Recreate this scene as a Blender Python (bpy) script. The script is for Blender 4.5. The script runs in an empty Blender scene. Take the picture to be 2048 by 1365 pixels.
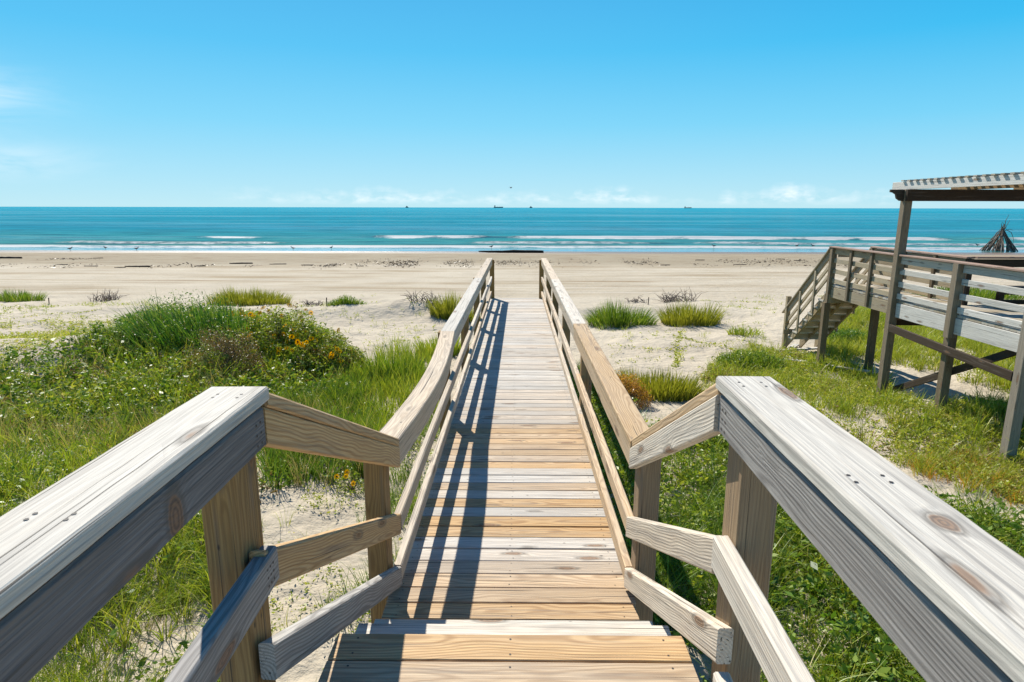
import bpy, math, random
import numpy as np
from mathutils import Vector, Matrix
random.seed(7)
rng = np.random.default_rng(11)
R = math.radians
scn = bpy.context.scene
col = scn.collection

# ------------------------------------------------------------------ camera
CAM = Vector((0, 0, 2.1)); FPX = 1250.0; PITCH = R(12.06); YAW = R(0.46); ROLL = R(0.11)
cam = bpy.data.cameras.new('camera'); camo = bpy.data.objects.new('camera', cam); col.objects.link(camo)
cam.sensor_width = 36; cam.lens = 36 * FPX / 2048; cam.clip_start = 0.05; cam.clip_end = 60000
CM = Matrix.Rotation(YAW, 4, 'Z') @ Matrix.Rotation(math.pi / 2 - PITCH, 4, 'X') @ Matrix.Rotation(ROLL, 4, 'Z')
camo.matrix_world = Matrix.Translation(CAM) @ CM
cam.dof.use_dof = True; cam.dof.focus_distance = 7.0; cam.dof.aperture_fstop = 13.0
scn.camera = camo
M3 = np.array(CM.to_3x3())

def ray(px, py):
    d = M3 @ np.array([(px - 1024) / FPX, -(py - 682.5) / FPX, -1.0])
    return d / np.linalg.norm(d)

# ------------------------------------------------------------------ noise + terrain
_perm = rng.random((256, 256))
def vnoise(x, y):
    x = np.asarray(x, float); y = np.asarray(y, float)
    xi = np.floor(x).astype(int); yi = np.floor(y).astype(int)
    xf = x - xi; yf = y - yi
    u = xf * xf * (3 - 2 * xf); v = yf * yf * (3 - 2 * yf)
    a = _perm[xi & 255, yi & 255]; b = _perm[(xi + 1) & 255, yi & 255]
    c = _perm[xi & 255, (yi + 1) & 255]; d = _perm[(xi + 1) & 255, (yi + 1) & 255]
    return a * (1 - u) * (1 - v) + b * u * (1 - v) + c * (1 - u) * v + d * u * v
def fbm(x, y, o=4):
    s = 0; a = 1; t = 0
    for i in range(o):
        s = s + a * vnoise(x * 2 ** i + 17.3 * i, y * 2 ** i + 9.1 * i); t += a; a *= .5
    return s / t
def sstep(a, b, x):
    t = np.clip((x - a) / (b - a), 0, 1); return t * t * (3 - 2 * t)
WATER_Z = -2.32
MOUNDS = [(-8.6, 15.0, 3.3, 2.2, .72), (-5.0, 14.6, 1.6, 1.3, .35), (-13.5, 14.0, 3.0, 2.5, .35), (-6.2, 12.0, 1.5, 1.2, .2),
          (7.75, 10.3, 1.5, 1.3, .38), (-14.5, 23.0, 3.0, 1.1, .22), (-10.5, 22.6, 2.5, 1.0, .25), (-6.3, 22.2, 2.2, 1.1, .38),
          (-3.6, 22.4, 1.3, 1.0, .42), (4.4, 23.6, 3.5, 1.0, .22), (1.5, 22.5, 2.0, 1.0, .15), (-20, 20, 4, 3, .4), (16, 14, 4, 3, .3),
          (-3.2, 6.5, 2.2, 2.0, .2), (-7.0, 7.0, 3.0, 2.0, .25), (3.6, 6.6, 1.6, 2.0, .12), (12, 21, 3, 2, .25)]
def hz(x, y):
    x = np.asarray(x, float); y = np.asarray(y, float)
    z = np.interp(y, [-50, 17, 27, 40, 58, 66, 90, 300, 30000], [-1.62, -1.62, -1.88, -2.0, -2.2, -2.34, -3.2, -8, -60])
    for mx, my, sx, sy, h in MOUNDS:
        z = z + h * np.exp(-((x - mx) / sx) ** 2 - ((y - my) / sy) ** 2)
    amp = 1 - sstep(24, 32, y)
    z = z + (fbm(x * .55 + 40, y * .55 + 9) - .5) * .34 * amp + (fbm(x * 2.3, y * 2.3 + 50, 3) - .5) * .10 * amp
    amp2 = sstep(26, 34, y) * (1 - sstep(54, 62, y))
    z = z + (fbm(x * .05 + 3, y * .9 + 5, 3) - .5) * .09 * amp2
    return z
def gp(px, py, zoff=0.0):
    d = ray(px, py); t = 1.0
    for i in range(4000):
        p = np.array(CAM) + d * t
        g = p[2] - float(hz(p[0], p[1])) - zoff
        if g < 0.004 or t > 400: break
        t += max(.004, min(g * .6, 1.5))
    return np.array([p[0], p[1], float(hz(p[0], p[1]))])

# ------------------------------------------------------------------ object helpers
def tag(o, label=None, cat=None, group=None, kind=None):
    if label: o['label'] = label
    if cat: o['category'] = cat
    if group: o['group'] = group
    if kind: o['kind'] = kind
    return o
def empty(name, loc=(0, 0, 0), rz=0):
    o = bpy.data.objects.new(name, None); col.objects.link(o); o.location = loc; o.rotation_euler.z = rz
    o.empty_display_size = .2
    return o
def link(name, me, parent=None):
    o = bpy.data.objects.new(name, me); col.objects.link(o)
    if parent: o.parent = parent
    return o
def npmesh(name, V, F, mat, attrs=None, vec=None, smooth=False):
    """V (n,3), F (m,k) uniform polygons"""
    me = bpy.data.meshes.new(name)
    V = np.ascontiguousarray(V, np.float32); F = np.ascontiguousarray(F, np.int32)
    m, k = F.shape
    me.vertices.add(len(V)); me.vertices.foreach_set('co', V.ravel())
    me.loops.add(m * k); me.loops.foreach_set('vertex_index', F.ravel())
    me.polygons.add(m)
    me.polygons.foreach_set('loop_start', np.arange(0, m * k, k, dtype=np.int32))
    me.polygons.foreach_set('loop_total', np.full(m, k, np.int32))
    me.polygons.foreach_set('use_smooth', np.full(m, smooth, bool))
    for an, a in (attrs or {}).items():
        at = me.attributes.new(an, 'FLOAT', 'POINT'); at.data.foreach_set('value', np.ascontiguousarray(a, np.float32))
    for an, a in (vec or {}).items():
        at = me.attributes.new(an, 'FLOAT_VECTOR', 'POINT'); at.data.foreach_set('vector', np.ascontiguousarray(a, np.float32).ravel())
    me.update(calc_edges=True)
    if mat: me.materials.append(mat)
    return me

class MB:
    """collects polygons of any size -> one mesh; per-vertex attributes grain / rnd / wear"""
    def __init__(s): s.v = []; s.f = []; s.g = []; s.r = []; s.w = []; s.mi = []
    def quadloop(s, rings, cap=True, mi=0):
        pass
    def board(s, p0, p1, w, t, up=(0, 0, 1), wear=.5, rnd=None, ch=.004, cut0=0., cut1=0., seg=1, warp=None, jit=0.0):
        """axis p0->p1, w across, t along 'up'; cut: extra length along the axis per unit of the 'up' coordinate"""
        p0 = Vector(p0); p1 = Vector(p1); d = p1 - p0; L = d.length; d.normalize()
        sd = d.cross(Vector(up)).normalized(); u = sd.cross(d).normalized()
        if rnd is None: rnd = random.random()
        a, b = w / 2, t / 2
        ch = min(ch, a * .45, b * .45)
        prof = [(-a + ch, -b), (a - ch, -b), (a, -b + ch), (a, b - ch), (a - ch, b), (-a + ch, b), (-a, b - ch), (-a, -b + ch)]
        n0 = len(s.v); n = len(prof)
        for i in range(seg + 1):
            f = i / seg
            off = Vector(warp(f)) if warp else Vector((0, 0, 0))
            for (pu, pv) in prof:
                ax = f * L + (cut0 * pv * (1 - f) + cut1 * pv * f)
                s.v.append(p0 + d * ax + sd * (pu + random.gauss(0, jit)) + u * (pv + random.gauss(0, jit)) + off)
                s.g.append((ax, pu, pv)); s.r.append(rnd); s.w.append(wear)
        for i in range(seg):
            for k in range(n):
                q = (k + 1) % n
                s.f.append((n0 + i * n + k, n0 + i * n + q, n0 + (i + 1) * n + q, n0 + (i + 1) * n + k)); s.mi.append(0)
        s.f.append(tuple(n0 + k for k in reversed(range(n)))); s.mi.append(0)
        e = n0 + seg * n
        s.f.append(tuple(e + k for k in range(n))); s.mi.append(0)
        return s
    def poly_prism(s, pts, ext, wear=.5, rnd=None):
        """pts: outline (Vectors), ext: extrusion vector"""
        if rnd is None: rnd = random.random()
        n0 = len(s.v); n = len(pts); ext = Vector(ext)
        for q in (Vector((0, 0, 0)), ext):
            for p in pts:
                p = Vector(p) + q
                s.v.append(p); s.g.append((p.x, p.y, p.z)); s.r.append(rnd); s.w.append(wear)
        s.f.append(tuple(n0 + k for k in range(n))); s.f.append(tuple(n0 + n + k for k in reversed(range(n)))); s.mi += [0, 0]
        for k in range(n):
            q = (k + 1) % n; s.f.append((n0 + k, n0 + n + k, n0 + n + q, n0 + q)); s.mi.append(0)
        return s
    def tube(s, pts, rad, sides=6, wear=.5, rnd=None, mi=0):
        if rnd is None: rnd = random.random()
        pts = [Vector(p) for p in pts]; n0 = len(s.v); L = 0
        for i, p in enumerate(pts):
            a = pts[max(0, i - 1)]; b = pts[min(len(pts) - 1, i + 1)]
            d = (b - a).normalized(); h = Vector((0, 0, 1)) if abs(d.z) < .9 else Vector((1, 0, 0))
            sd = d.cross(h).normalized(); u = sd.cross(d)
            r = rad[i] if isinstance(rad, (list, tuple)) else rad
            if i: L += (p - pts[i - 1]).length
            for k in range(sides):
                an = 2 * math.pi * k / sides
                s.v.append(p + sd * (math.cos(an) * r) + u * (math.sin(an) * r))
                s.g.append((L, math.cos(an) * r, math.sin(an) * r)); s.r.append(rnd); s.w.append(wear)
        for i in range(len(pts) - 1):
            for k in range(sides):
                q = (k + 1) % sides
                s.f.append((n0 + i * sides + k, n0 + i * sides + q, n0 + (i + 1) * sides + q, n0 + (i + 1) * sides + k)); s.mi.append(mi)
        s.f.append(tuple(n0 + k for k in reversed(range(sides)))); s.mi.append(mi)
        e = n0 + (len(pts) - 1) * sides; s.f.append(tuple(e + k for k in range(sides))); s.mi.append(mi)
        return s
    def nail(s, p, nrm, r=.0042):
        p = Vector(p); nrm = Vector(nrm).normalized(); h = Vector((0, 0, 1)) if abs(nrm.z) < .9 else Vector((1, 0, 0))
        a = nrm.cross(h).normalized(); b = nrm.cross(a); n0 = len(s.v)
        for k in range(6):
            an = k * math.pi / 3
            s.v.append(p + nrm * .0012 + a * math.cos(an) * r + b * math.sin(an) * r); s.g.append((0, 0, 0)); s.r.append(0); s.w.append(-1)
        s.f.append(tuple(n0 + k for k in range(6))); s.mi.append(1)
        return s
    def build(s, name, mats, parent=None, smooth=False, origin=None):
        me = bpy.data.meshes.new(name)
        o3 = Vector(origin) if origin else Vector((0, 0, 0))
        me.from_pydata([tuple(Vector(v) - o3) for v in s.v], [], s.f)
        for m in (mats if isinstance(mats, (list, tuple)) else [mats]): me.materials.append(m)
        at = me.attributes.new('grain', 'FLOAT_VECTOR', 'POINT'); at.data.foreach_set('vector', np.array(s.g, np.float32).ravel())
        at = me.attributes.new('rnd', 'FLOAT', 'POINT'); at.data.foreach_set('value', np.array(s.r, np.float32))
        at = me.attributes.new('wear', 'FLOAT', 'POINT'); at.data.foreach_set('value', np.array(s.w, np.float32))
        at = me.attributes.new('knot', 'FLOAT_VECTOR', 'POINT'); at.data.foreach_set('vector', np.tile(np.array(getattr(s, 'knot', (-99, 0, 0)), np.float32), len(s.v)))
        if len(me.materials) > 1: me.polygons.foreach_set('material_index', np.array(s.mi, np.int32))
        if smooth: me.polygons.foreach_set('use_smooth', np.ones(len(me.polygons), bool))
        me.update()
        o = link(name, me, parent)
        if origin: o.location = origin
        return o

# ------------------------------------------------------------------ node helper
class NT:
    def __init__(s, name, world=False):
        if world: s.t = world.node_tree
        else:
            s.m = bpy.data.materials.new(name); s.m.use_nodes = True; s.t = s.m.node_tree
        s.t.nodes.clear()
    def n(s, ty, ins=None, **pr):
        nd = s.t.nodes.new(ty)
        for k, v in pr.items(): setattr(nd, k, v)
        for k, v in (ins or {}).items(): s.set(nd.inputs[k], v)
        return nd
    def set(s, inp, v):
        if isinstance(v, bpy.types.NodeSocket): s.t.links.new(v, inp)
        elif isinstance(v, bpy.types.Node): s.t.links.new(v.outputs[0], inp)
        elif isinstance(v, (tuple, list)) and len(v) == 3 and inp.type == 'RGBA': inp.default_value = (*v, 1)
        else: inp.default_value = v
    def m_(s, op, a, b=None, c=None, clamp=False):
        nd = s.n('ShaderNodeMath', operation=op, use_clamp=clamp); s.set(nd.inputs[0], a)
        if b is not None: s.set(nd.inputs[1], b)
        if c is not None: s.set(nd.inputs[2], c)
        return nd.outputs[0]
    def vm(s, op, a, b=None):
        nd = s.n('ShaderNodeVectorMath', operation=op); s.set(nd.inputs[0], a)
        if b is not None: s.set(nd.inputs[1], b)
        return nd.outputs['Value'] if op in ('LENGTH', 'DOT_PRODUCT', 'DISTANCE') else nd.outputs[0]
    def mix(s, f, a, b, bt='MIX'):
        nd = s.n('ShaderNodeMix', data_type='RGBA', blend_type=bt)
        s.set(nd.inputs[0], f); s.set(nd.inputs[6], a); s.set(nd.inputs[7], b); return nd.outputs[2]
    def mr(s, v, a, b, c=0., d=1., sm=False):
        nd = s.n('ShaderNodeMapRange', {0: v, 1: a, 2: b, 3: c, 4: d}, clamp=True)
        if sm: nd.interpolation_type = 'SMOOTHSTEP'
        return nd.outputs[0]
    def noise(s, vec, scale, detail=3, rough=.5, dist=0.):
        return s.n('ShaderNodeTexNoise', {'Vector': vec, 'Scale': scale, 'Detail': detail, 'Roughness': rough, 'Distortion': dist}).outputs[0]
    def attr(s, name): return s.n('ShaderNodeAttribute', attribute_name=name)
    def ramp(s, f, stops, interp='LINEAR'):
        nd = s.n('ShaderNodeValToRGB', {0: f}); cr = nd.color_ramp; cr.interpolation = interp
        while len(cr.elements) < len(stops): cr.elements.new(.5)
        for e, (p, c) in zip(cr.elements, stops): e.position = p; e.color = (*c, 1)
        return nd.outputs[0]
    def out(s, sh, disp=None):
        o = s.n('ShaderNodeOutputMaterial'); s.t.links.new(sh if isinstance(sh, bpy.types.NodeSocket) else sh.outputs[0], o.inputs[0])
        return s.m

# ------------------------------------------------------------------ materials
def wood_mat(name, new_c, new_d, old_c, old_d, contrast=1.0):
    t = NT(name)
    g = t.attr('grain').outputs['Vector']; rnd = t.attr('rnd').outputs['Fac']; wear = t.attr('wear').outputs['Fac']
    sp = t.n('ShaderNodeSeparateXYZ', {0: g})
    x = t.m_('ADD', sp.outputs[0], t.m_('MULTIPLY', rnd, 91.0))
    y, z = sp.outputs[1], sp.outputs[2]
    def vec(sx, sy, sz):
        return t.n('ShaderNodeCombineXYZ', {0: t.m_('MULTIPLY', x, sx), 1: t.m_('MULTIPLY', y, sy), 2: t.m_('MULTIPLY', z, sz)}).outputs[0]
    # knots
    vo = t.n('ShaderNodeTexVoronoi', {'Vector': vec(2.3, 9, 9), 'Scale': 1.0, 'Randomness': 1.0})
    kr = t.n('ShaderNodeSeparateColor', {0: vo.outputs['Color']}).outputs[0]
    hask = t.m_('LESS_THAN', kr, .5)
    kn = t.vm('SUBTRACT', g, t.attr('knot').outputs['Vector'])
    pkd = t.m_('MULTIPLY', t.vm('LENGTH', t.vm('MULTIPLY', kn, (.62, 1.0, .35))), 8.0)
    kd = t.m_('MINIMUM', vo.outputs['Distance'], pkd); kd = t.m_('ADD', kd, t.m_('MULTIPLY', t.m_('SUBTRACT', t.noise(vec(14, 40, 40), 1.0, 3), .5), .09)); hask = t.m_('MAXIMUM', hask, t.m_('LESS_THAN', pkd, .62))
    bulge = t.m_('MULTIPLY', t.m_('POWER', t.mr(kd, 0.0, .55, 1, 0, True), 2.0), hask)
    core = t.m_('MULTIPLY', t.mr(kd, .12, .165, 1, 0, True), hask)
    # growth rings
    w1 = t.noise(vec(1.7, 5, 5), 1.0, 2)
    cy = t.m_('ADD', y, t.m_('MULTIPLY', t.m_('SUBTRACT', rnd, .5), .12))
    cz = t.m_('ADD', z, t.m_('ADD', .025, t.m_('MULTIPLY', rnd, .05)))
    rr = t.m_('SQRT', t.m_('ADD', t.m_('MULTIPLY', cy, cy), t.m_('MULTIPLY', cz, cz)))
    rr = t.m_('ADD', rr, t.m_('MULTIPLY', w1, t.mr(wear, 0, 1, .085, .05)))
    rr = t.m_('ADD', rr, t.m_('MULTIPLY', bulge, .022))
    band = t.m_('SINE', t.m_('MULTIPLY', rr, 620.0))
    band = t.mr(band, -.4, 1.0, 0, 1)
    streak = t.noise(vec(1.6, 110, 110), 1.0, 3, .6)
    fine = t.noise(vec(6, 420, 420), 1.0, 2, .6)
    patch = t.noise(vec(1.2, 9, 9), 1.0, 3)
    wv = t.m_('ADD', t.m_('ADD', wear, t.m_('MULTIPLY', t.m_('SUBTRACT', patch, .5), .35)), t.m_('MULTIPLY', t.m_('SUBTRACT', streak, .5), .35), None, True)
    base = t.mix(wv, new_c, old_c)
    dark = t.mix(wv, new_d, old_d)
    bf = t.m_('MULTIPLY', band, t.mr(wv, 0, 1, .75 * contrast, .20 * contrast))
    c = t.mix(bf, base, dark)
    sfac = t.mr(streak, .52, .76, 0, .8 * contrast)
    c = t.mix(sfac, c, dark)
    fib = t.noise(vec(2.6, 240, 240), 1.0, 3, .65)
    c = t.mix(t.mr(fib, .54, .70, 0, .6 * contrast), c, dark)
    c = t.mix(t.mr(fine, .42, .72, 0, .55 * contrast), c, dark)
    # dirt stains along the board
    st = t.noise(vec(1.3, 26, 26), 1.0, 4, .6)
    c = t.mix(t.mr(st, .56, .76, 0, .6 * contrast), c, (.16, .14, .125))
    vp = t.n('ShaderNodeTexVoronoi', {'Vector': vec(6.5, 15, 15), 'Scale': 1.0})
    pk = t.n('ShaderNodeSeparateColor', {0: vp.outputs['Color']}).outputs[1]
    c = t.mix(t.m_('MULTIPLY', t.mr(vp.outputs['Distance'], .045, .10, .9, 0, True), t.m_('LESS_THAN', pk, .22)), c, (.045, .035, .03))
    crack = t.noise(vec(.9, 130, 130), 1.0, 1)
    ck = t.mr(crack, .675, .72, 0, .85)
    c = t.mix(ck, c, (.05, .04, .03))
    kring = t.m_('SINE', t.m_('ADD', t.m_('MULTIPLY', kd, 110.0), t.m_('MULTIPLY', t.noise(vec(9, 30, 30), 1.0, 2), 5.0)))
    c = t.mix(t.m_('MULTIPLY', core, .8), c, t.mix(t.mr(kring, -.8, 1.2), (.23, .125, .065), (.10, .06, .038)))
    c = t.mix(t.m_('MULTIPLY', t.m_('MULTIPLY', t.mr(kd, .13, .17), t.mr(kd, .24, .17)), t.m_('MULTIPLY', hask, .65)), c, (.10, .085, .07))
    val = t.n('ShaderNodeHueSaturation', {'Value': t.mr(rnd, 0, 1, .86, 1.12), 'Color': c}).outputs[0]
    h = t.m_('ADD', t.m_('MULTIPLY', band, -.3), t.m_('MULTIPLY', streak, -1.0))
    h = t.m_('SUBTRACT', h, t.m_('MULTIPLY', ck, 1.2))
    bmp = t.n('ShaderNodeBump', {'Strength': .6, 'Distance': .003, 'Height': h})
    p = t.n('ShaderNodeBsdfPrincipled', {'Base Color': val, 'Roughness': .72, 'Specular IOR Level': .25, 'Normal': bmp})
    return t.out(p)
def plain(name, c, rough=.7, spec=.3, nscale=0, c2=None):
    t = NT(name)
    if nscale:
        tc = t.n('ShaderNodeTexCoord').outputs['Object']
        cc = t.mix(t.mr(t.noise(tc, nscale, 4, .6), .35, .68), c, c2)
    else: cc = c
    p = t.n('ShaderNodeBsdfPrincipled', {'Base Color': cc, 'Roughness': rough, 'Specular IOR Level': spec})
    return t.out(p)
def leaf_mat(name, stops, trans=.33, rough=.42, spec=.3):
    t = NT(name)
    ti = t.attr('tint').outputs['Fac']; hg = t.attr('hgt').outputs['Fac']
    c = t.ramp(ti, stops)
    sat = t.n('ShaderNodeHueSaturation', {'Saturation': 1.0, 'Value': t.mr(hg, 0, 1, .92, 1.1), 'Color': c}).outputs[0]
    p = t.n('ShaderNodeBsdfPrincipled', {'Base Color': sat, 'Roughness': rough, 'Specular IOR Level': spec})
    tr = t.n('ShaderNodeBsdfTranslucent', {'Color': t.mix(1.0, sat, (1.5, 1.45, .75), 'MULTIPLY')})
    mx = t.n('ShaderNodeMixShader', {0: trans, 1: p.outputs[0], 2: tr.outputs[0]})
    return t.out(mx)

W_WALK = wood_mat('pine_lumber', (.60, .405, .20), (.33, .185, .075), (.63, .59, .515), (.27, .25, .225))
W_DECK = wood_mat('deck_plank', (.56, .37, .175), (.30, .165, .065), (.56, .53, .48), (.23, .21, .19), 1.1)
W_GREY = wood_mat('grey_lumber', (.42, .395, .36), (.20, .185, .17), (.19, .182, .178), (.06, .057, .058), 1.25)  # dark end paints in the left rails' shade, pale end the sunlit right
W_POST = wood_mat('pine_post', (.31, .19, .06), (.17, .09, .025), (.32, .235, .155), (.17, .12, .08))
W_OLD = wood_mat('weathered_lumber', (.34, .255, .125), (.17, .12, .055), (.62, .60, .555), (.30, .28, .25), .9)
W_DARK = wood_mat('dark_lumber', (.045, .026, .012), (.02, .012, .006), (.085, .066, .048), (.06, .045, .033), .9)  # shade of beams, braces and back rail is put into this dark tone
W_OPOST = wood_mat('weathered_post', (.18, .125, .06), (.085, .057, .028), (.36, .31, .245), (.14, .12, .095), .9)  # darker copy for the posts; their backlit shade is put into the colour
W_CAP = wood_mat('redbrown_lumber', (.30, .19, .14), (.2, .12, .08), (.36, .26, .21), (.25, .17, .13), .6)
W_DRIFT = wood_mat('driftwood', (.16, .10, .06), (.07, .04, .022), (.36, .28, .205), (.16, .115, .08), .9)
M_LOG = plain('wet_dark_log', (.018, .012, .009), .8, .2, 6, (.035, .025, .018))
M_NAIL = plain('rusty_nail', (.035, .025, .02), .6, .4)
M_STEM = plain('dry_twig', (.17, .125, .10), .8, .2)

G_YEL = [(0, (.08, .14, .012)), (.3, (.17, .25, .02)), (.6, (.29, .34, .035)), (.85, (.42, .41, .07)), (1, (.55, .46, .20))]
G_MID = [(0, (.035, .085, .012)), (.3, (.085, .165, .016)), (.6, (.18, .26, .028)), (.85, (.30, .34, .06)), (1, (.44, .42, .15))]
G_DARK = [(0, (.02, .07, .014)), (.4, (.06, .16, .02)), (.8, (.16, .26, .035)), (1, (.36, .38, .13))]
G_OLIVE = [(0, (.10, .12, .012)), (.5, (.24, .255, .025)), (.85, (.38, .36, .055)), (1, (.44, .36, .12))]
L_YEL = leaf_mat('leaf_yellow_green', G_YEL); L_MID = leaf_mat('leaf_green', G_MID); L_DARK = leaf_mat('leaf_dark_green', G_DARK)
L_OLIVE = leaf_mat('leaf_olive', G_OLIVE)
L_DRY = leaf_mat('leaf_dry_brown', [(0, (.09, .055, .022)), (.5, (.21, .13, .05)), (.8, (.20, .17, .05)), (1, (.10, .14, .03))], .3)
L_ORANGE = leaf_mat('leaf_rust_orange', [(0, (.22, .10, .015)), (.5, (.46, .23, .03)), (1, (.62, .38, .08))], .35)
L_STRAW = leaf_mat('leaf_straw', [(0, (.30, .24, .10)), (1, (.55, .46, .25))], .3)
M_PETAL = leaf_mat('yellow_petal', [(0, (.80, .33, .0)), (1, (.85, .45, .0))], .45, .9, .0)
M_EYE = plain('flower_eye', (.10, .035, .01), .8, .1)

def sand_mat():
    t = NT('sand')
    pos = t.n('ShaderNodeTexCoord').outputs['Object']
    sp = t.n('ShaderNodeSeparateXYZ', {0: pos}); X, Y = sp.outputs[0], sp.outputs[1]
    def v(sx, sy): return t.n('ShaderNodeCombineXYZ', {0: t.m_('MULTIPLY', X, sx), 1: t.m_('MULTIPLY', Y, sy), 2: 0.0}).outputs[0]
    big = t.noise(v(.3, .3), 1.0, 4)
    fine = t.noise(v(30, 30), 1.0, 3, .7)
    c = t.mix(t.mr(big, .3, .7), (.425, .37, .285), (.50, .442, .345))
    c = t.mix(t.mr(fine, .35, .7, 0, .35), c, (.40, .32, .23))
    # small litter specks on the dune sand
    sk = t.noise(v(16, 16), 1.0, 2, .5); sk2 = t.noise(v(1.1, 1.1), 1.0, 2)
    c = t.mix(t.m_('MULTIPLY', t.mr(sk, .66, .71), t.mr(sk2, .42, .6, 0, .85)), c, (.12, .085, .05))
    # driven, damp beach: streaks along the shore
    stk = t.noise(v(.05, .85), 1.0, 6, .68, .5); stkm = t.mr(t.noise(v(.09, .22), 1.0, 4, .6), .38, .60)
    stk2 = t.noise(v(.07, 4.0), 1.0, 3, .6)
    beach = t.mr(Y, 26, 33, 0, 1, True)
    c = t.mix(t.m_('MULTIPLY', beach, t.m_('MULTIPLY', stkm, t.mr(stk, .45, .60, 0, .85))), c, (.27, .205, .12))
    c = t.mix(t.m_('MULTIPLY', beach, t.m_('MULTIPLY', stkm, t.mr(stk2, .51, .66, 0, .85))), c, (.22, .155, .09))
    dampY = t.m_('ADD', Y, t.m_('MULTIPLY', t.m_('SUBTRACT', t.noise(v(.045, .12), 1.0, 3), .5), 9.0))
    c = t.mix(t.mr(dampY, 43, 50, 0, .85, True), c, (.285, .238, .165))
    blot = t.noise(v(.35, 1.2), 1.0, 4, .65)
    c = t.mix(t.m_('MULTIPLY', t.mr(dampY, 44, 49), t.mr(blot, .48, .66, 0, .6)), c, (.20, .14, .085))
    wetY = t.m_('ADD', Y, t.m_('MULTIPLY', t.m_('SUBTRACT', t.noise(v(.03, .05), 1.0, 3), .5), 3.0))
    wet = t.mr(wetY, 58.5, 63.0, 0, 1, True)
    c = t.mix(wet, c, (.20, .14, .095))
    bh = t.m_('ADD', t.m_('ADD', t.m_('MULTIPLY', t.noise(v(5, 5), 1.0, 4, .6), 1.0), t.m_('MULTIPLY', t.noise(v(1.6, 1.6), 1.0, 3, .55), 1.6)), t.m_('ADD', t.m_('MULTIPLY', fine, .12), t.m_('MULTIPLY', t.m_('MULTIPLY', stk2, beach), 2.5)))
    bmp = t.n('ShaderNodeBump', {'Strength': t.mr(Y, 20, 55, 1.0, .6), 'Distance': .06, 'Height': bh})
    p = t.n('ShaderNodeBsdfPrincipled', {'Base Color': c, 'Roughness': t.mr(wet, 0, 1, .95, .35), 'Specular IOR Level': t.mr(wet, 0, 1, .1, .4), 'Normal': bmp})
    return t.out(p)
def water_mat():
    t = NT('sea_water')
    pos = t.n('ShaderNodeTexCoord').outputs['Object']; foam = t.attr('foam').outputs['Fac']; murk = t.attr('murk').outputs['Fac']
    sp = t.n('ShaderNodeSeparateXYZ', {0: pos}); X, Y = sp.outputs[0], sp.outputs[1]
    def v(sx, sy): return t.n('ShaderNodeCombineXYZ', {0: t.m_('MULTIPLY', X, sx), 1: t.m_('MULTIPLY', Y, sy), 2: 0.0}).outputs[0]
    near = t.mr(Y, 64, 130, 0, 1); far = t.mr(t.m_('LOGARITHM', Y, 10.0), 2.1, 3.2, 0, 1)
    c = t.mix(near, (.05, .215, .185), (.004, .195, .27))
    c = t.mix(far, c, (.0, .26, .36))
    band = t.noise(v(.0016, .012), 1.0, 4, .6); band2 = t.noise(v(.02, .16), 1.0, 3, .6); rip = t.noise(v(.07, .45), 1.0, 5, .7)
    c = t.mix(t.mr(band, .48, .68, 0, .5), c, (.004, .14, .24))
    c = t.mix(t.mr(band2, .5, .7, 0, .4), c, (.004, .085, .14))
    c = t.mix(t.m_('MULTIPLY', t.mr(rip, .48, .62, 0, .75), t.mr(Y, 90, 900, 1, .4)), c, (.004, .06, .09))
    c = t.mix(murk, c, (.115, .105, .03))
    n1 = t.noise(v(.35, .9), 1.0, 4, .6); n2 = t.noise(v(1.4, 3.4), 1.0, 3, .6); n3 = t.noise(v(.04, .16), 1.0, 3, .6)
    h = t.m_('ADD', t.m_('MULTIPLY', n1, .35), t.m_('ADD', t.m_('MULTIPLY', n2, .12), t.m_('MULTIPLY', n3, .9)))
    bmp = t.n('ShaderNodeBump', {'Strength': .9, 'Distance': 1.0, 'Height': h})
    df = t.n('ShaderNodeBsdfDiffuse', {'Color': c, 'Normal': bmp})
    bm2 = t.n('ShaderNodeBump', {'Strength': .16, 'Distance': 1.0, 'Height': h})
    gl = t.n('ShaderNodeBsdfGlossy', {'Color': (.80, .93, 1.0), 'Roughness': .06, 'Normal': bm2})
    slick = t.noise(v(.003, .022), 1.0, 4, .6, .4)
    gf = t.m_('ADD', t.mr(slick, .5, .66, .10, .45), t.mr(Y, 67, 71.5, .5, 0))
    p = t.n('ShaderNodeMixShader', {0: gf, 1: df.outputs[0], 2: gl.outputs[0]})
    fn = t.noise(v(.55, 1.6), 1.0, 6, .75)
    ff = t.mr(t.m_('ADD', foam, t.m_('MULTIPLY', t.m_('SUBTRACT', fn, .5), 2.2)), .30, .80)
    fo = t.n('ShaderNodeBsdfPrincipled', {'Base Color': (.44, .46, .46), 'Roughness': .8, 'Specular IOR Level': .2})
    ms = t.n('ShaderNodeMixShader', {0: ff, 1: p.outputs[0], 2: fo.outputs[0]})
    return t.out(ms)

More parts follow.
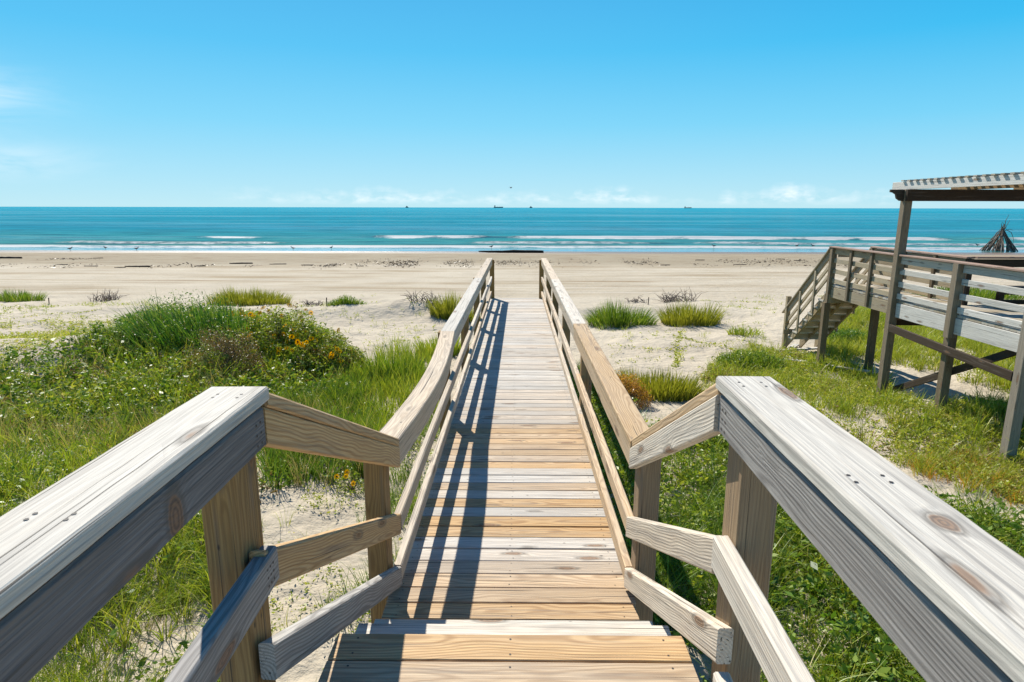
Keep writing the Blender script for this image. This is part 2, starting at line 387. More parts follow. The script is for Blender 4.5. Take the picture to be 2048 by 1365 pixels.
# ------------------------------------------------------------------ ground + sea
def grid(xs, ys, zf):
    X, Y = np.meshgrid(xs, ys); Z = zf(X, Y)
    V = np.stack([X, Y, Z], -1).reshape(-1, 3)
    nx, ny = len(xs), len(ys)
    i = (np.arange(ny - 1)[:, None] * nx + np.arange(nx - 1)[None, :]).ravel()
    return V, np.stack([i, i + 1, i + nx + 1, i + nx], -1), X, Y
def seg(*parts):
    out = []
    for a, b, st in parts: out.append(np.arange(a, b, st))
    return np.concatenate(out)
xs = np.concatenate([-np.geomspace(28, 30000, 40)[::-1], seg((-27.5, -10, .3), (-10, 10, .11), (10, 28, .3)), np.geomspace(28.2, 30000, 40)])
ys = np.concatenate([seg((-40, -2, 2), (-2, 18, .11), (18, 28, .16), (28, 66, .5)), np.geomspace(66, 30000, 40)])
V, F, X, Y = grid(xs, ys, hz)
g = link('sand', npmesh('sand', V, F, sand_mat(), smooth=True))
tag(g, 'pale beach and dune sand between the boardwalk and the sea', 'sand', kind='structure')

xs = np.concatenate([-np.geomspace(76, 30000, 30)[::-1], np.arange(-75, 80, .3), np.geomspace(80.5, 30000, 30)])
ys = np.concatenate([np.arange(61, 112, .22), np.geomspace(112.3, 30000, 120)])
def swell(X, Y):
    wob = (fbm(X * .05 + 2, Y * 0 + 3, 3) - .5) * 6
    z = np.full_like(X, WATER_Z)
    foam = np.zeros_like(X); murk = np.zeros_like(X)
    # breaker line
    def ridge(yc, amp, env, wf, wb):
        d = Y - yc
        return amp * env * np.where(d < 0, np.exp(-(d / wf) ** 2), np.exp(-(d / wb) ** 2)), d
    env = np.zeros_like(X); fo = np.zeros_like(X)
    for a, b, s, k in ((-50, -36, 3, .55), (-22, -3.5, 1.5, 1.0), (-1.5, 24, 1.5, .95), (10, 62, 4, 1.1), (-7, 6, 4, .6), (68, 140, 5, .9), (-120, -75, 6, .7)):
        e = sstep(a - s, a + s, X) * (1 - sstep(b - s, b + s, X)) * k
        env = np.maximum(env, e)
    for a, b in ((-47, -37), (-21, -4), (-1.4, 22), (12, 62), (70, 138), (-118, -78)):
        fo = np.maximum(fo, sstep(a - 2, a + 5, X) * (1 - sstep(b - 5, b + 2, X)))
    fray = .35 + 1.3 * fbm(X * .33 + 5, X * 0 + 2, 4); fray2 = .3 + 1.3 * fbm(X * .21 + 15, X * 0 + 6, 4)
    yc = 94 + wob * .55 - 1.5 * sstep(10, 16, X)
    zz, d = ridge(yc, .32, env, .8, 2.6); z += zz
    foam = np.maximum(foam, fo * ((.45 + fray * .5) * sstep(-2.7 * fray, -.6 * fray, d) * (1 - sstep(-.2, .7, d))))
    murk = np.maximum(murk, env * np.exp(-((d - 1.6) / 2.2) ** 2) * .95 * (.5 + .9 * (fbm(X * .12, Y * .1, 2) - .2)))
    # small second ripple inside
    yc2 = 79 + wob * .8; e2 = sstep(.45, .62, fbm(X * .06 + 8, X * 0 + 1, 2))
    zz, d = ridge(yc2, .26, e2, .6, 1.8); z += zz
    foam = np.maximum(foam, e2 * .62 * np.exp(-((d + .4) / .7) ** 2)); murk = np.maximum(murk, e2 * .5 * np.exp(-((d - .6) / 1.6) ** 2))
    # shore break
    yc3 = 71.5 + wob * .5
    d = Y - yc3
    e3 = .55 + .6 * fbm(X * .09 + 4, X * 0 + 7, 3)
    z += .16 * np.where(d < 0, np.exp(-(d / .5) ** 2), np.exp(-(d / 1.6) ** 2))
    foam = np.maximum(foam, e3 * sstep(-2.2 * fray2, -.8 * fray2, d) * (1 - sstep(.0, .9, d)))
    foam = np.maximum(foam, .30 * sstep(-6, -4, d) * (1 - sstep(-1, 0, d)))
    murk = np.maximum(murk, .35 * np.exp(-((d - 2) / 2.5) ** 2))
    z += (fbm(X * .15, Y * .5, 3) - .5) * .10 * sstep(70, 78, Y) * (Y < 3000)
    return z, foam, murk
X, Y = np.meshgrid(xs, ys); Z, FO, MU = swell(X, Y)
V = np.stack([X, Y, Z], -1).reshape(-1, 3); nx, ny = len(xs), len(ys)
i = (np.arange(ny - 1)[:, None] * nx + np.arange(nx - 1)[None, :]).ravel()
sea = link('sea', npmesh('sea', V, np.stack([i, i + 1, i + nx + 1, i + nx], -1), water_mat(), {'foam': FO.ravel(), 'murk': np.clip(MU.ravel(), 0, 1)}, smooth=True))
tag(sea, 'turquoise sea with white breakers rolling onto the beach', 'sea', kind='structure')

# ------------------------------------------------------------------ the boardwalk
bw = empty('boardwalk', (0, 0, 0))
tag(bw, 'long timber boardwalk with handrails and steps leading to the beach', 'boardwalk')
WN = [W_WALK, M_NAIL]
def dz(y): return -.0148 * (y - 2.9)
def dzr(y): return -.0042 * (y - 2.9)
# deck planks
mb = MB(); y = 2.88; k = 0
pat = [.15, .35, .35, .62, .85, .9, .08, .02, .92, .1, .85, .4, .95, .9, .12, .55, .3, .35, .2, .3, .12, .4, .85]
while y < 16.0:
    w = .1325; yc = y + .0715
    wear = pat[k] if k < len(pat) else .66 + .34 * random.random()
    xl = -.70 - random.random() * .012; xr = .642 + random.random() * .012
    if k >= len(pat): wear = min(1, wear)
    zt = dz(yc) + random.uniform(-.002, .002)
    mb.board((xl, yc + random.gauss(0, .0012), zt - .02), (xr, yc + random.gauss(0, .0012), zt - .02 + random.gauss(0, .0012)), w, .04, wear=wear, rnd=random.random(), seg=1)
    for xn in ([-.63, -.03, .575] if y < 9 else []):
        for q in (-.04, .04):
            mb.nail((xn + random.uniform(-.012, .012), yc + q, zt), (0, 0, 1), .0038)
    y += .143; k += 1
mb.build('deck', [W_DECK, M_NAIL], bw)
# landing + treads
mb = MB()
for j, (yy, wr) in enumerate([(1.975, .12), (1.832, .4), (1.689, .5), (1.546, .3), (1.403, .6), (1.26, .3), (1.117, .5), (.974, .6), (.831, .4), (.688, .5), (.545, .4), (.402, .5), (.259, .6), (.116, .3), (-.027, .4), (-.17, .5)]):
    mb.board((-.66, yy, .53), (.615, yy, .53), .1365, .04, wear=wr)
    if yy > 1.5:
        for xn in (-.58, -.02, .54):
            for q in (-.04, .04): mb.nail((xn, yy + q, .55), (0, 0, 1))
mb.build('landing', [W_DECK, M_NAIL], bw)
for zt, y0 in ((.365, 2.07), (.182, 2.35)):
    mb = MB()
    for q in (0, 1):
        mb.board((-.69 + .02 * q, y0 + .07 + q * .143, zt - .02), (.645, y0 + .07 + q * .143, zt - .02), .1385, .04, wear=.9)
    mb.build('tread', WN, bw)
for xx in (-.64, -.02, .60):
    MB().board((xx, 1.9, .42), (xx, 2.9, -.13), .04, .2, wear=.5, cut0=.55, cut1=.55).build('stringer', W_WALK, bw)
for xx in (-.64, .595):
    MB().board((xx, 2.9, -.115), (xx, 16, -.31), .04, .15, wear=.4).build('joist', W_WALK, bw)
    MB().board((xx, -.4, .435), (xx, 1.99, .435), .04, .15, wear=.4).build('joist', W_WALK, bw)

def post(x0, x1, y0, y1, z0, z1, wear, mat=W_POST, nails=()):
    m = MB().board(((x0 + x1) / 2, (y0 + y1) / 2, z0), ((x0 + x1) / 2, (y0 + y1) / 2, z1), x1 - x0, y1 - y0, up=(0, 1, 0), wear=wear, ch=.005)
    return m.build('post', [mat, M_NAIL], bw)
def gz(x, y): return float(hz(x, y)) - .15
# landing posts
post(-.865, -.762, 1.57, 1.715, gz(-.8, 1.6), 1.555, .25); post(.656, .768, 1.70, 1.83, gz(.7, 1.7), 1.555, .75)
post(-.865, -.762, -.3, -.16, gz(-.8, -.3), 1.555, .5); post(.656, .768, -.3, -.16, gz(.7, -.3), 1.555, .5)
# foot-of-stair posts and walkway posts
py_l = [3.1, 6.3, 8.9, 11.6, 14.0]; py_r = [3.1, 6.15, 8.8, 11.4, 13.9]
for i, yy in enumerate(py_l):
    post(-.815, -.705, yy, yy + (.135 if i == 0 else .11), gz(-.75, yy), .855 + dzr(yy), .12 if i else .2)
for i, yy in enumerate(py_r):
    post(.654, .766, yy, yy + (.13 if i == 0 else .11), gz(.7, yy), .855 + dzr(yy), .8 if i == 0 else (.35 if i < 3 else .1))
def rail(name, a, b, w, t, wear, up=(0, 0, 1), seg=1, warp=None, cut0=0, cut1=0, nails=None, rnd=None, mats=None, jit=0., knot=(-99, 0, 0)):
    m = MB(); m.knot = knot; m.board(a, b, w, t, up=up, wear=wear, seg=seg, warp=warp, cut0=cut0, cut1=cut1, rnd=rnd, ch=.006, jit=jit)
    for (p, nn) in nails or []: m.nail(p, nn, .0045)
    return m.build(name, mats or WN, bw)
WG = [W_GREY, M_NAIL]
# --- landing rails (left, right): tops at z=1.6
ZL = 1.60
def lx(y): return -.707 + .0224 * (1.70 - y)          # inner edge
def rx(y): return .607 - .025 * (1.835 - y)
nl = [((lx(yy) - q, yy, ZL), (0, 0, 1)) for yy in (1.63, 1.60, .95, .93, .3) for q in (.045, .11)]
rail('handrail', (lx(-.5) - .083, -.5, ZL - .021), (lx(1.705) - .083, 1.705, ZL - .021), .166, .042, 1.0, nails=nl, seg=30, jit=.00045)
nr = [((rx(yy) + q, yy, ZL), (0, 0, 1)) for yy in (1.77, 1.73, 1.12, 1.09, .3) for q in (.045, .11)]
rail('handrail', (rx(-.5) + .083, -.5, ZL - .021), (rx(1.84) + .083, 1.84, ZL - .021), .166, .042, 1.0, nails=nr, seg=30, jit=.00045, rnd=.37, knot=(1.44, .028, .02))
nl = [((lx(yy) - .013, yy, zz - .01), (1, 0, 0)) for yy in (1.66, 1.63) for zz in (1.52, 1.49, 1.46)]
rail('side_rail', (lx(-.5) - .036, -.5, 1.487), (lx(1.69) - .036, 1.69, 1.487), .046, .118, 1.0, nails=nl, mats=WG, seg=20, jit=.0004, rnd=.71, knot=(1.69, .023, -.017))  # full wear here selects the tone with painted-in shade
nr = [((rx(yy) + .011, yy, zz - .01), (-1, 0, 0)) for yy in (1.79, 1.76) for zz in (1.52, 1.49, 1.46)]
rail('side_rail', (rx(-.5) + .034, -.5, 1.487), (rx(1.825) + .034, 1.825, 1.487), .046, .118, .35, nails=nr, mats=WG, seg=20, jit=.0004)  # low wear here selects the paler tone for the sunlit side
nl = [((-.70, yy, zz), (1, 0, 0)) for yy in (1.62, 1.58, 1.6) for zz in (1.10, 1.075, 1.05)]
rail('middle_rail', (lx(-.5) - .020, -.5, 1.075), (lx(1.66) - .020, 1.66, 1.075), .05, .11, .45, nails=nl, mats=WG)
rail('middle_rail', (rx(-.5) + .026, -.5, 1.06), (rx(1.76) + .026, 1.76, 1.06), .05, .11, .9)
rail('bottom_rail', (lx(-.5) - .032, -.5, .655), (lx(1.56) - .032, 1.56, .655), .05, .11, .6, mats=WG)
rail('bottom_rail', (rx(-.5) + .026, -.5, .66), (rx(1.66) + .026, 1.66, .66), .05, .11, .8)
# --- sloping stair rails
def slope(name, x0, y0, z0, x1, y1, z1, w, t, wear, rnd=None, **kw):
    k = (z1 - z0) / (y1 - y0)                          # plumb-cut ends
    return rail(name, (x0, y0, z0), (x1, y1, z1), w, t, wear, cut0=k, cut1=k, rnd=rnd, **kw)
slope('handrail', -.79, 1.715, 1.562, -.70, 3.13, .880, .155, .042, .1)
slope('handrail', .695, 1.85, 1.562, .685, 3.13, .880, .155, .042, .2)
slope('side_rail', -.742, 1.70, 1.484, -.645, 3.13, .795, .046, .106, .02, rnd=.62)
slope('side_rail', .630, 1.835, 1.484, .624, 3.13, .795, .046, .106, .8)
slope('middle_rail', -.735, 1.60, 1.085, -.66, 3.16, .39, .046, .112, .05, rnd=.22)
slope('middle_rail', .632, 1.76, 1.045, .628, 3.16, .38, .046, .112, .7, rnd=.55)
slope('bottom_rail', -.725, 1.585, .80, -.665, 3.15, .075, .048, .112, .15, mats=WG)
slope('bottom_rail', .633, 1.665, .80, .630, 3.15, .075, .048, .112, .75)
# --- walkway rails
def lw(f): return (.055 * math.sin(math.pi * f), 0, -.035 * math.sin(math.pi * f))
def walk(name, side, xin, w, t, zc, segs):
    for (y0, y1, wear, wp) in segs:
        xc = xin + side * w / 2
        ds = dzr if zc > .2 else (lambda q: (dz(q) + dzr(q)) / 2)
        rail(name, (xc, y0, zc + ds(y0)), (xc, y1 - .003, zc + ds(y1)), w, t, wear, seg=14 if wp else 1, warp=wp)
walk('handrail', -1, -.625, .142, .042, .879, [(3.12, 6.15, .55, lw), (6.15, 11.2, .95, None), (11.2, 15.95, .6, None)])
walk('handrail', 1, .602, .142, .042, .879, [(3.12, 6.6, .18, None), (6.6, 11.0, .85, None), (11.0, 15.95, .55, None)])
walk('side_rail', -1, -.633, .044, .125, .792, [(3.16, 6.15, .5, lw), (6.15, 11.2, .75, None), (11.2, 15.9, .5, None)])
walk('side_rail', 1, .610, .044, .125, .792, [(3.16, 6.6, .3, None), (6.6, 11.0, .6, None), (11.0, 15.9, .5, None)])
def lw2(f): return (  .010 * math.sin(2 * math.pi * f), 0, -.008 * math.sin(math.pi * f))
def lw3(f): return (.012 * math.sin(math.pi * f), 0, 0)
walk('middle_rail', -1, -.635, .044, .10, .395, [(3.17, 6.4, .6, None), (6.4, 9.0, .6, None), (9.0, 11.7, .8, None), (11.7, 14.1, .8, None), (14.1, 15.85, .9, lw3)])
walk('middle_rail', 1, .610, .044, .10, .385, [(3.17, 6.25, .3, None), (6.25, 11.5, .55, None), (11.5, 15.85, .5, None)])
walk('bottom_rail', -1, -.645, .044, .10, .085, [(3.17, 6.4, .65, None), (6.4, 9.0, .6, None), (9.0, 11.7, .5, None), (11.7, 15.85, .45, None)])
walk('bottom_rail', 1, .612, .044, .10, .085, [(3.17, 5.9, .3, None), (5.9, 11.5, .6, None), (11.5, 15.85, .4, None)])
for xa in (-.70, .565):
    post(xa, xa + .115, 15.95, 16.06, gz(xa, 16), .85 + dzr(16), .0)
# first beach step past the far end
MB().board((-.72, 16.16, -.42), (.66, 16.16, -.42), .28, .04, wear=.7).build('tread', WN, bw)
MB().board((-.72, 16.45, -.63), (.66, 16.45, -.63), .28, .04, wear=.7).build('tread', WN, bw)

# ------------------------------------------------------------------ neighbouring raised deck with pergola
rd = empty('raised_deck', (7.3, 12, -1.6))
tag(rd, 'weathered raised deck with pergola roof, plank railings and beach stairs', 'deck')
def rb(name, a, b, w, t, wear, mat=W_OLD, up=(0, 0, 1), par=None, **kw):
    o = MB().board(a, b, w, t, up=up, wear=wear, **kw).build(name, mat, par or rd)
    if par is None: o.matrix_parent_inverse = Matrix.Translation((-7.3, -12, 1.6))
    return o
X0, XR, ZD, YE = 7.30, 8.18, .37, 14.55
PI_ = Matrix.Translation((-7.3, -12, 1.6))
def fix(o): o.matrix_parent_inverse = PI_; return o
def vpost(x, y, z0, z1, s, wear, mat=W_OPOST, name='post', sy=None):
    return rb(name, (x, y, z0), (x, y, z1), s, sy or s, wear, mat, up=(0, 1, 0), ch=.008)
# decking: narrow walk + platform
mb = MB(); y = 7.0
while y < YE:
    x1 = XR + .03 if y > 11.35 else 13.5
    mb.board((X0 - .012, y + .07, ZD - .02), (x1, y + .07, ZD - .02), .137, .04, wear=random.uniform(.2, .75)); y += .143
fix(mb.build('deck', W_OLD, rd))
fix(MB().board((X0, 12.06, .195), (X0, YE, .195), .04, .24, wear=.25).build('rim_joist', W_OLD, rd))
fix(MB().board((X0 - .01, 7.0, .185), (X0 - .01, 11.92, .185), .04, .27, wear=1.0).build('rim_joist', W_OLD, rd))
fix(MB().board((XR, 11.4, .20), (XR, YE, .20), .04, .24, wear=.3).build('rim_joist', W_OLD, rd))
fix(MB().board((XR, 11.36, .20), (13.5, 11.36, .20), .04, .24, wear=.3).build('rim_joist', W_OLD, rd))
rb('crossbeam', (X0 - .05, YE - .06, .04), (XR + .05, YE - .06, .04), .05, .2, .2)
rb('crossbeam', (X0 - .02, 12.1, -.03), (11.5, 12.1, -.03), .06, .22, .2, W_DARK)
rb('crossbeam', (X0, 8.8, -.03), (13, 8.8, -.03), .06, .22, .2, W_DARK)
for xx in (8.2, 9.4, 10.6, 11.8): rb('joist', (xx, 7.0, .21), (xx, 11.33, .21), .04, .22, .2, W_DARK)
def g_(x, y): return float(hz(x, y)) - .12
vpost(X0 - .02, YE, -.06 + .0, 1.21, .12, .25); vpost(X0 - .05, 14.57, g_(X0, 14.57), -.06, .14, .15)
vpost(XR + .02, 14.2, g_(XR, 14.2), .1, .14, .15); vpost(XR, YE - .02, .0, 1.21, .1, .25)
vpost(X0 - .035, 12.02, g_(X0, 12.02), 2.44, .145, .4)                       # pergola post
vpost(X0 - .04, 10.34, -.02, 1.215, .14, .45); vpost(X0 + .01, 10.38, g_(X0, 10.38), .06, .14, .3)
vpost(X0 - .06, 8.72, g_(X0, 8.72), 2.44, .15, .95)
vpost(XR, 11.42, .05, 1.21, .1, .3, W_DARK); vpost(10.7, 11.42, g_(10.7, 11.4), 1.21, .1, .3, W_DARK)
vpost(12.4, 12.02, g_(12.4, 12), 2.44, .145, .5); vpost(12.4, 8.72, g_(12.4, 8.7), 2.44, .145, .5); vpost(9.9, 8.9, g_(9.9, 8.9), .0, .14, .4, W_DARK)
vpost(10.0, 12.1, g_(10, 12.1), -.1, .14, .4, W_DARK)
for yy in (13.72, 12.92): vpost(X0 - .045, yy, .10, 1.21, .045, .3, name='baluster', sy=.09)
for yy in (13.3, 12.3): vpost(XR - .045, yy, .12, 1.21, .045, .2, name='baluster', sy=.09)
# railing boards
for (y0, y1, wr, xo) in ((12.1, YE, .25, 0), (10.42, 11.95, .9, -.012), (7.0, 10.26, 1.0, -.012)):
    rb('top_rail', (X0 + xo, y0, 1.135), (X0 + xo, y1, 1.135), .04, .135, wr * .8)
    for zz in (.92, .68, .455): rb('rail', (X0 + xo, y0, zz), (X0 + xo, y1, zz), .04, .10, wr)
rb('cap_rail', (X0 - .02, 7.0, 1.23), (X0 - .02, 11.93, 1.23), .15, .03, .5, W_CAP); rb('cap_rail', (X0 - .02, 12.11, 1.228), (X0 - .02, YE + .08, 1.228), .15, .03, .5, W_CAP)
rb('top_rail', (XR, 11.45, 1.135), (XR, YE - .08, 1.135), .04, .135, .15)
for zz in (.92, .68, .44): rb('rail', (XR, 11.45, zz), (XR, YE - .08, zz), .04, .10, .2)
rb('cap_rail', (XR, 11.4, 1.23), (XR, YE, 1.23), .15, .03, .5, W_CAP)
rb('top_rail', (XR + .06, 11.42, 1.13), (13.5, 11.42, 1.13), .04, .14, .1, W_DARK); rb('cap_rail', (XR + .08, 11.42, 1.232), (13.5, 11.42, 1.232), .15, .03, .5, W_CAP)
rb('top_rail', (X0 + .05, YE - .1, 1.06), (XR - .05, YE - .1, 1.06), .04, .11, .15)
# diagonal braces
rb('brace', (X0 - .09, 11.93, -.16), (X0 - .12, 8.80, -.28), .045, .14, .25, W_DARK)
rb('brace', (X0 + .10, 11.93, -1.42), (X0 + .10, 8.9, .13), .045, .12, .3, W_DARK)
# pergola roof
mb = MB()
mb.board((X0 - .12, 12.02, 2.335), (13.6, 12.02, 2.335), .05, .21, wear=.2)
zz0 = 2.44
mb.poly_prism([(X0 - .12, 11.995, zz0), (X0 - .12, 11.995, 2.232), (X0 - .17, 11.995, 2.235), (X0 - .235, 11.995, 2.28), (X0 - .255, 11.995, 2.35), (X0 - .31, 11.995, 2.385), (X0 - .36, 11.995, 2.392), (X0 - .36, 11.995, zz0)], (0, .05, 0), .4)
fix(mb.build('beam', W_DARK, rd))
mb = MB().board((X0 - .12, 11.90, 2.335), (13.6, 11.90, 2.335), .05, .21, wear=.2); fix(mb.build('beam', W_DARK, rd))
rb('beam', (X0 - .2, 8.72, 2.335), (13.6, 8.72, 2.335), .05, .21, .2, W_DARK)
for j, xx in enumerate((X0 - .03, 8.4, 9.6, 10.8, 12.0)):
    rb('rafter', (xx, 7.2, 2.512), (xx, 12.5, 2.512), .045, .145, 1.0 if j == 0 else .3, W_OLD if j == 0 else W_POST)
mb = MB(); y = 7.2
while y < 12.3:
    mb.board((X0 - .088, y, 2.603), (13.2, y, 2.597), .085, .024, wear=random.uniform(.2, .7)); y += .19
fix(mb.build('roof_slats', W_OLD, rd))
# beach stairs going down beyond the deck
st = empty('stairs', (X0, YE, ZD)); st.parent = rd; st.matrix_parent_inverse = PI_
SI = Matrix.Translation((-X0, -YE, -ZD))
def sb(name, a, b, w, t, wear, up=(0, 0, 1), mat=W_OLD, **kw):
    o = MB().board(a, b, w, t, up=up, wear=wear, **kw).build(name, mat, st); o.matrix_parent_inverse = SI; return o
NR = 9; RUN, RISE = .245, .205
ys1 = YE + RUN * NR; zb = ZD - RISE * NR
for xx in (X0 + .03, (X0 + XR) / 2, XR - .03):
    sb('stringer', (xx, YE + .02, ZD - .19), (xx, ys1, zb - .19 + .12), .042, .20, .15, cut0=-.8, cut1=-.8)
for j in range(1, NR):
    z = ZD - RISE * j; y = YE + RUN * (j - 1)
    sb('tread', (X0 - .01, y + .15, z - .02), (XR + .01, y + .15, z - .02), .25, .04, .8)
    sb('riser', (X0 + .0, y + .015, z + .08), (XR, y + .015, z + .08), .022, .15, .5, mat=W_WALK)  # paler lumber than the treads; light bounced off sand put into the colour
for xx in (X0 - .03, XR + .03):
    sb('newel_post', (xx, ys1 - .1, g_(xx, ys1)), (xx, ys1 - .1, zb + 1.27), .11, .11, .15, up=(0, 1, 0))
    k = -RISE / RUN
    sb('handrail', (xx, YE + .06, 1.21), (xx, ys1 + .12, 1.21 + k * (ys1 + .06 - YE)), .12, .035, .35, cut0=k * 0, cut1=0)
    sb('stair_rail', (xx, YE + .07, 1.08), (xx, ys1 - .15, 1.08 + k * (ys1 - .22 - YE)), .036, .13, .25, cut0=k, cut1=k)
    for dzz in (.80, .56):
        sb('stair_rail', (xx, YE + .07, dzz), (xx, ys1 - .15, dzz + k * (ys1 - .22 - YE)), .036, .085, .25, cut0=k, cut1=k)
    for f in (.3, .62):
        yy = YE + f * (ys1 - YE); zt = 1.17 + k * (yy - YE)
        sb('baluster', (xx - .035 * (1 if xx < 7.8 else -1), yy, zt - 1.05), (xx - .035 * (1 if xx < 7.8 else -1), yy, zt), .036, .08, .25, up=(0, 1, 0))
sb('sill_beam', (X0 - .12, ys1 - .17, zb + .32), (XR + .12, ys1 - .17, zb + .32), .05, .14, .2)
# bench on the platform
bn = empty('bench', (9.9, 11.05, ZD)); tag(bn, 'dark low wooden bench along the back railing of the raised deck', 'bench')
def bb(name, a, b, w, t, up=(0, 0, 1)):
    o = MB().board(a, b, w, t, up=up, wear=.2).build(name, W_DARK, bn); o.matrix_parent_inverse = Matrix.Translation((-9.9, -11.05, -ZD)); return o
bb('seat', (8.42, 11.12, .72), (12.2, 11.12, .72), .30, .05); bb('apron', (8.44, 10.985, .655), (12.2, 10.985, .655), .03, .075)
bb('stretcher', (8.5, 11.1, .47), (12.2, 11.1, .47), .04, .08)
for xx in (8.55, 9.12, 9.45, 10.6, 11.8): bb('leg', (xx, 11.06, ZD + .002), (xx, 11.06, .692), .09, .09, (0, 1, 0))

# ------------------------------------------------------------------ vegetation builders
def blade_arrays(P, L, W, lean, wind=(0, 0), segs=3, tint=(0, 1), az=None, leanv=None):
    n = len(P)
    az = rng.random(n) * 2 * math.pi if az is None else az
    d = np.stack([np.cos(az), np.sin(az)], -1) * (lean * (.4 + rng.random(n)))[:, None] + np.array(wind)[None, :]
    if leanv is not None: d = d + leanv
    sa = rng.random(n) * 2 * math.pi
    sd = np.stack([np.cos(sa), np.sin(sa), np.zeros(n)], -1)
    m = segs * 2 + 1
    Vv = np.zeros((n, m, 3)); H = np.zeros((n, m))
    ll = np.linalg.norm(d, axis=1)
    for k in range(segs + 1):
        t = k / segs
        bend = t ** 1.7
        c = np.zeros((n, 3)); c[:, :2] = P[:, :2] + d * (L * bend)[:, None]
        c[:, 2] = P[:, 2] + L * (t - .32 * np.minimum(ll, 1.6) * t * t)
        if k < segs:
            hw = W * (1 - .75 * t) * .5
            Vv[:, 2 * k] = c - sd * hw[:, None]; Vv[:, 2 * k + 1] = c + sd * hw[:, None]; H[:, 2 * k] = H[:, 2 * k + 1] = t
        else:
            Vv[:, 2 * k] = c; H[:, 2 * k] = 1
    T = tint[0] + (tint[1] - tint[0]) * rng.beta(2, 2.4, n)
    base = (np.arange(n) * m)[:, None]
    Q = []
    for k in range(segs - 1): Q.append(base + np.array([[2 * k, 2 * k + 1, 2 * k + 3, 2 * k + 2]]))
    k = segs - 1
    Q.append(base + np.array([[2 * k, 2 * k + 1, 2 * k + 2, 2 * k + 2]]))
    tri = base + np.array([[2 * k, 2 * k + 1, 2 * k + 2]])
    quads = np.concatenate(Q[:-1]) if segs > 1 else None
    return Vv.reshape(-1, 3), quads, tri, np.repeat(T, m), H.reshape(-1)
def leaf_arrays(P, size, tint=(0, 1), flat=.5, elong=2.2):
    n = len(P)
    a = rng.normal(size=(n, 3)); a[:, 2] = a[:, 2] * flat + .15; a /= np.linalg.norm(a, axis=1)[:, None]
    b = rng.normal(size=(n, 3)); b -= (b * a).sum(1)[:, None] * a; b /= np.linalg.norm(b, axis=1)[:, None]
    nn = np.cross(a, b)
    s = size * (.6 + .8 * rng.random(n)); w = s / elong
    V = np.zeros((n, 4, 3))
    V[:, 0] = P; V[:, 1] = P + a * (s * .5)[:, None] + b * (w * .5)[:, None] + nn * (w * .12)[:, None]
    V[:, 2] = P + a * s[:, None]; V[:, 3] = P + a * (s * .5)[:, None] - b * (w * .5)[:, None] + nn * (w * .12)[:, None]
    T = tint[0] + (tint[1] - tint[0]) * rng.beta(2, 2.2, n)
    H = np.tile(np.array([0, .5, 1, .5]), n)
    F = (np.arange(n) * 4)[:, None] + np.array([[0, 1, 2, 3]])
    return V.reshape(-1, 3), F, np.repeat(T, 4), H
class Veg:
    """accumulates blades and leaves; builds one mesh (several materials)"""
    def __init__(s): s.V = []; s.Q = []; s.T3 = []; s.t = []; s.h = []; s.n = 0; s.qm = []; s.tm = []
    def blades(s, P, L, W, lean=.35, mi=0, **kw):
        P = np.asarray(P)
        if len(P) == 0: return s
        L = np.asarray(L) * np.ones(len(P)); W = np.asarray(W) * np.ones(len(P))
        V, q, tr, T, H = blade_arrays(P, L, W, lean, **kw)
        if q is not None: s.Q.append(q + s.n); s.qm.append(np.full(len(q), mi))
        s.T3.append(tr + s.n); s.tm.append(np.full(len(tr), mi))
        s.V.append(V); s.t.append(T); s.h.append(H); s.n += len(V); return s
    def leaves(s, P, size, mi=0, **kw):
        P = np.asarray(P)
        if len(P) == 0: return s
        V, F, T, H = leaf_arrays(P, np.asarray(size) * np.ones(len(P)), **kw)
        s.Q.append(F + s.n); s.qm.append(np.full(len(F), mi)); s.V.append(V); s.t.append(T); s.h.append(H); s.n += len(V); return s
    def build(s, name, mats, parent=None, origin=None):
        V = np.concatenate(s.V).astype(np.float32)
        if origin is not None: V = V - np.array(origin, np.float32)
        Q = np.concatenate(s.Q) if s.Q else np.zeros((0, 4), int); T3 = np.concatenate(s.T3) if s.T3 else np.zeros((0, 3), int)
        me = bpy.data.meshes.new(name)
        me.vertices.add(len(V)); me.vertices.foreach_set('co', np.ascontiguousarray(V).ravel())
        li = np.concatenate([Q.ravel(), T3.ravel()]).astype(np.int32)
        me.loops.add(len(li)); me.loops.foreach_set('vertex_index', li)
        tot = np.concatenate([np.full(len(Q), 4), np.full(len(T3), 3)]).astype(np.int32)
        me.polygons.add(len(tot)); me.polygons.foreach_set('loop_start', (np.cumsum(tot) - tot).astype(np.int32)); me.polygons.foreach_set('loop_total', tot)
        mats = mats if isinstance(mats, (list, tuple)) else [mats]
        for m in mats: me.materials.append(m)
        mi = np.concatenate((s.qm or [np.zeros(0)]) + (s.tm or [np.zeros(0)])).astype(np.int32)
        me.polygons.foreach_set('material_index', mi)
        for an, a in (('tint', s.t), ('hgt', s.h)):
            at = me.attributes.new(an, 'FLOAT', 'POINT'); at.data.foreach_set('value', np.concatenate(a).astype(np.float32))
        me.update(calc_edges=True)
        o = link(name, me, parent)
        if origin is not None: o.location = origin
        return o
def inpoly(P, poly):
    x, y = P[:, 0], P[:, 1]; ins = np.zeros(len(P), bool); n = len(poly)
    for i in range(n):
        x0, y0 = poly[i]; x1, y1 = poly[(i + 1) % n]
        c = ((y0 > y) != (y1 > y)) & (x < (x1 - x0) * (y - y0) / (y1 - y0 + 1e-12) + x0)
        ins ^= c
    return ins
def onground(xy): return np.column_stack([xy, hz(xy[:, 0], xy[:, 1])])
def clear(P):       # keep plants out of the timber walkway and off the posts
    return ~((np.abs(P[:, 0] + .03) < .85) & (P[:, 1] < 16.6))
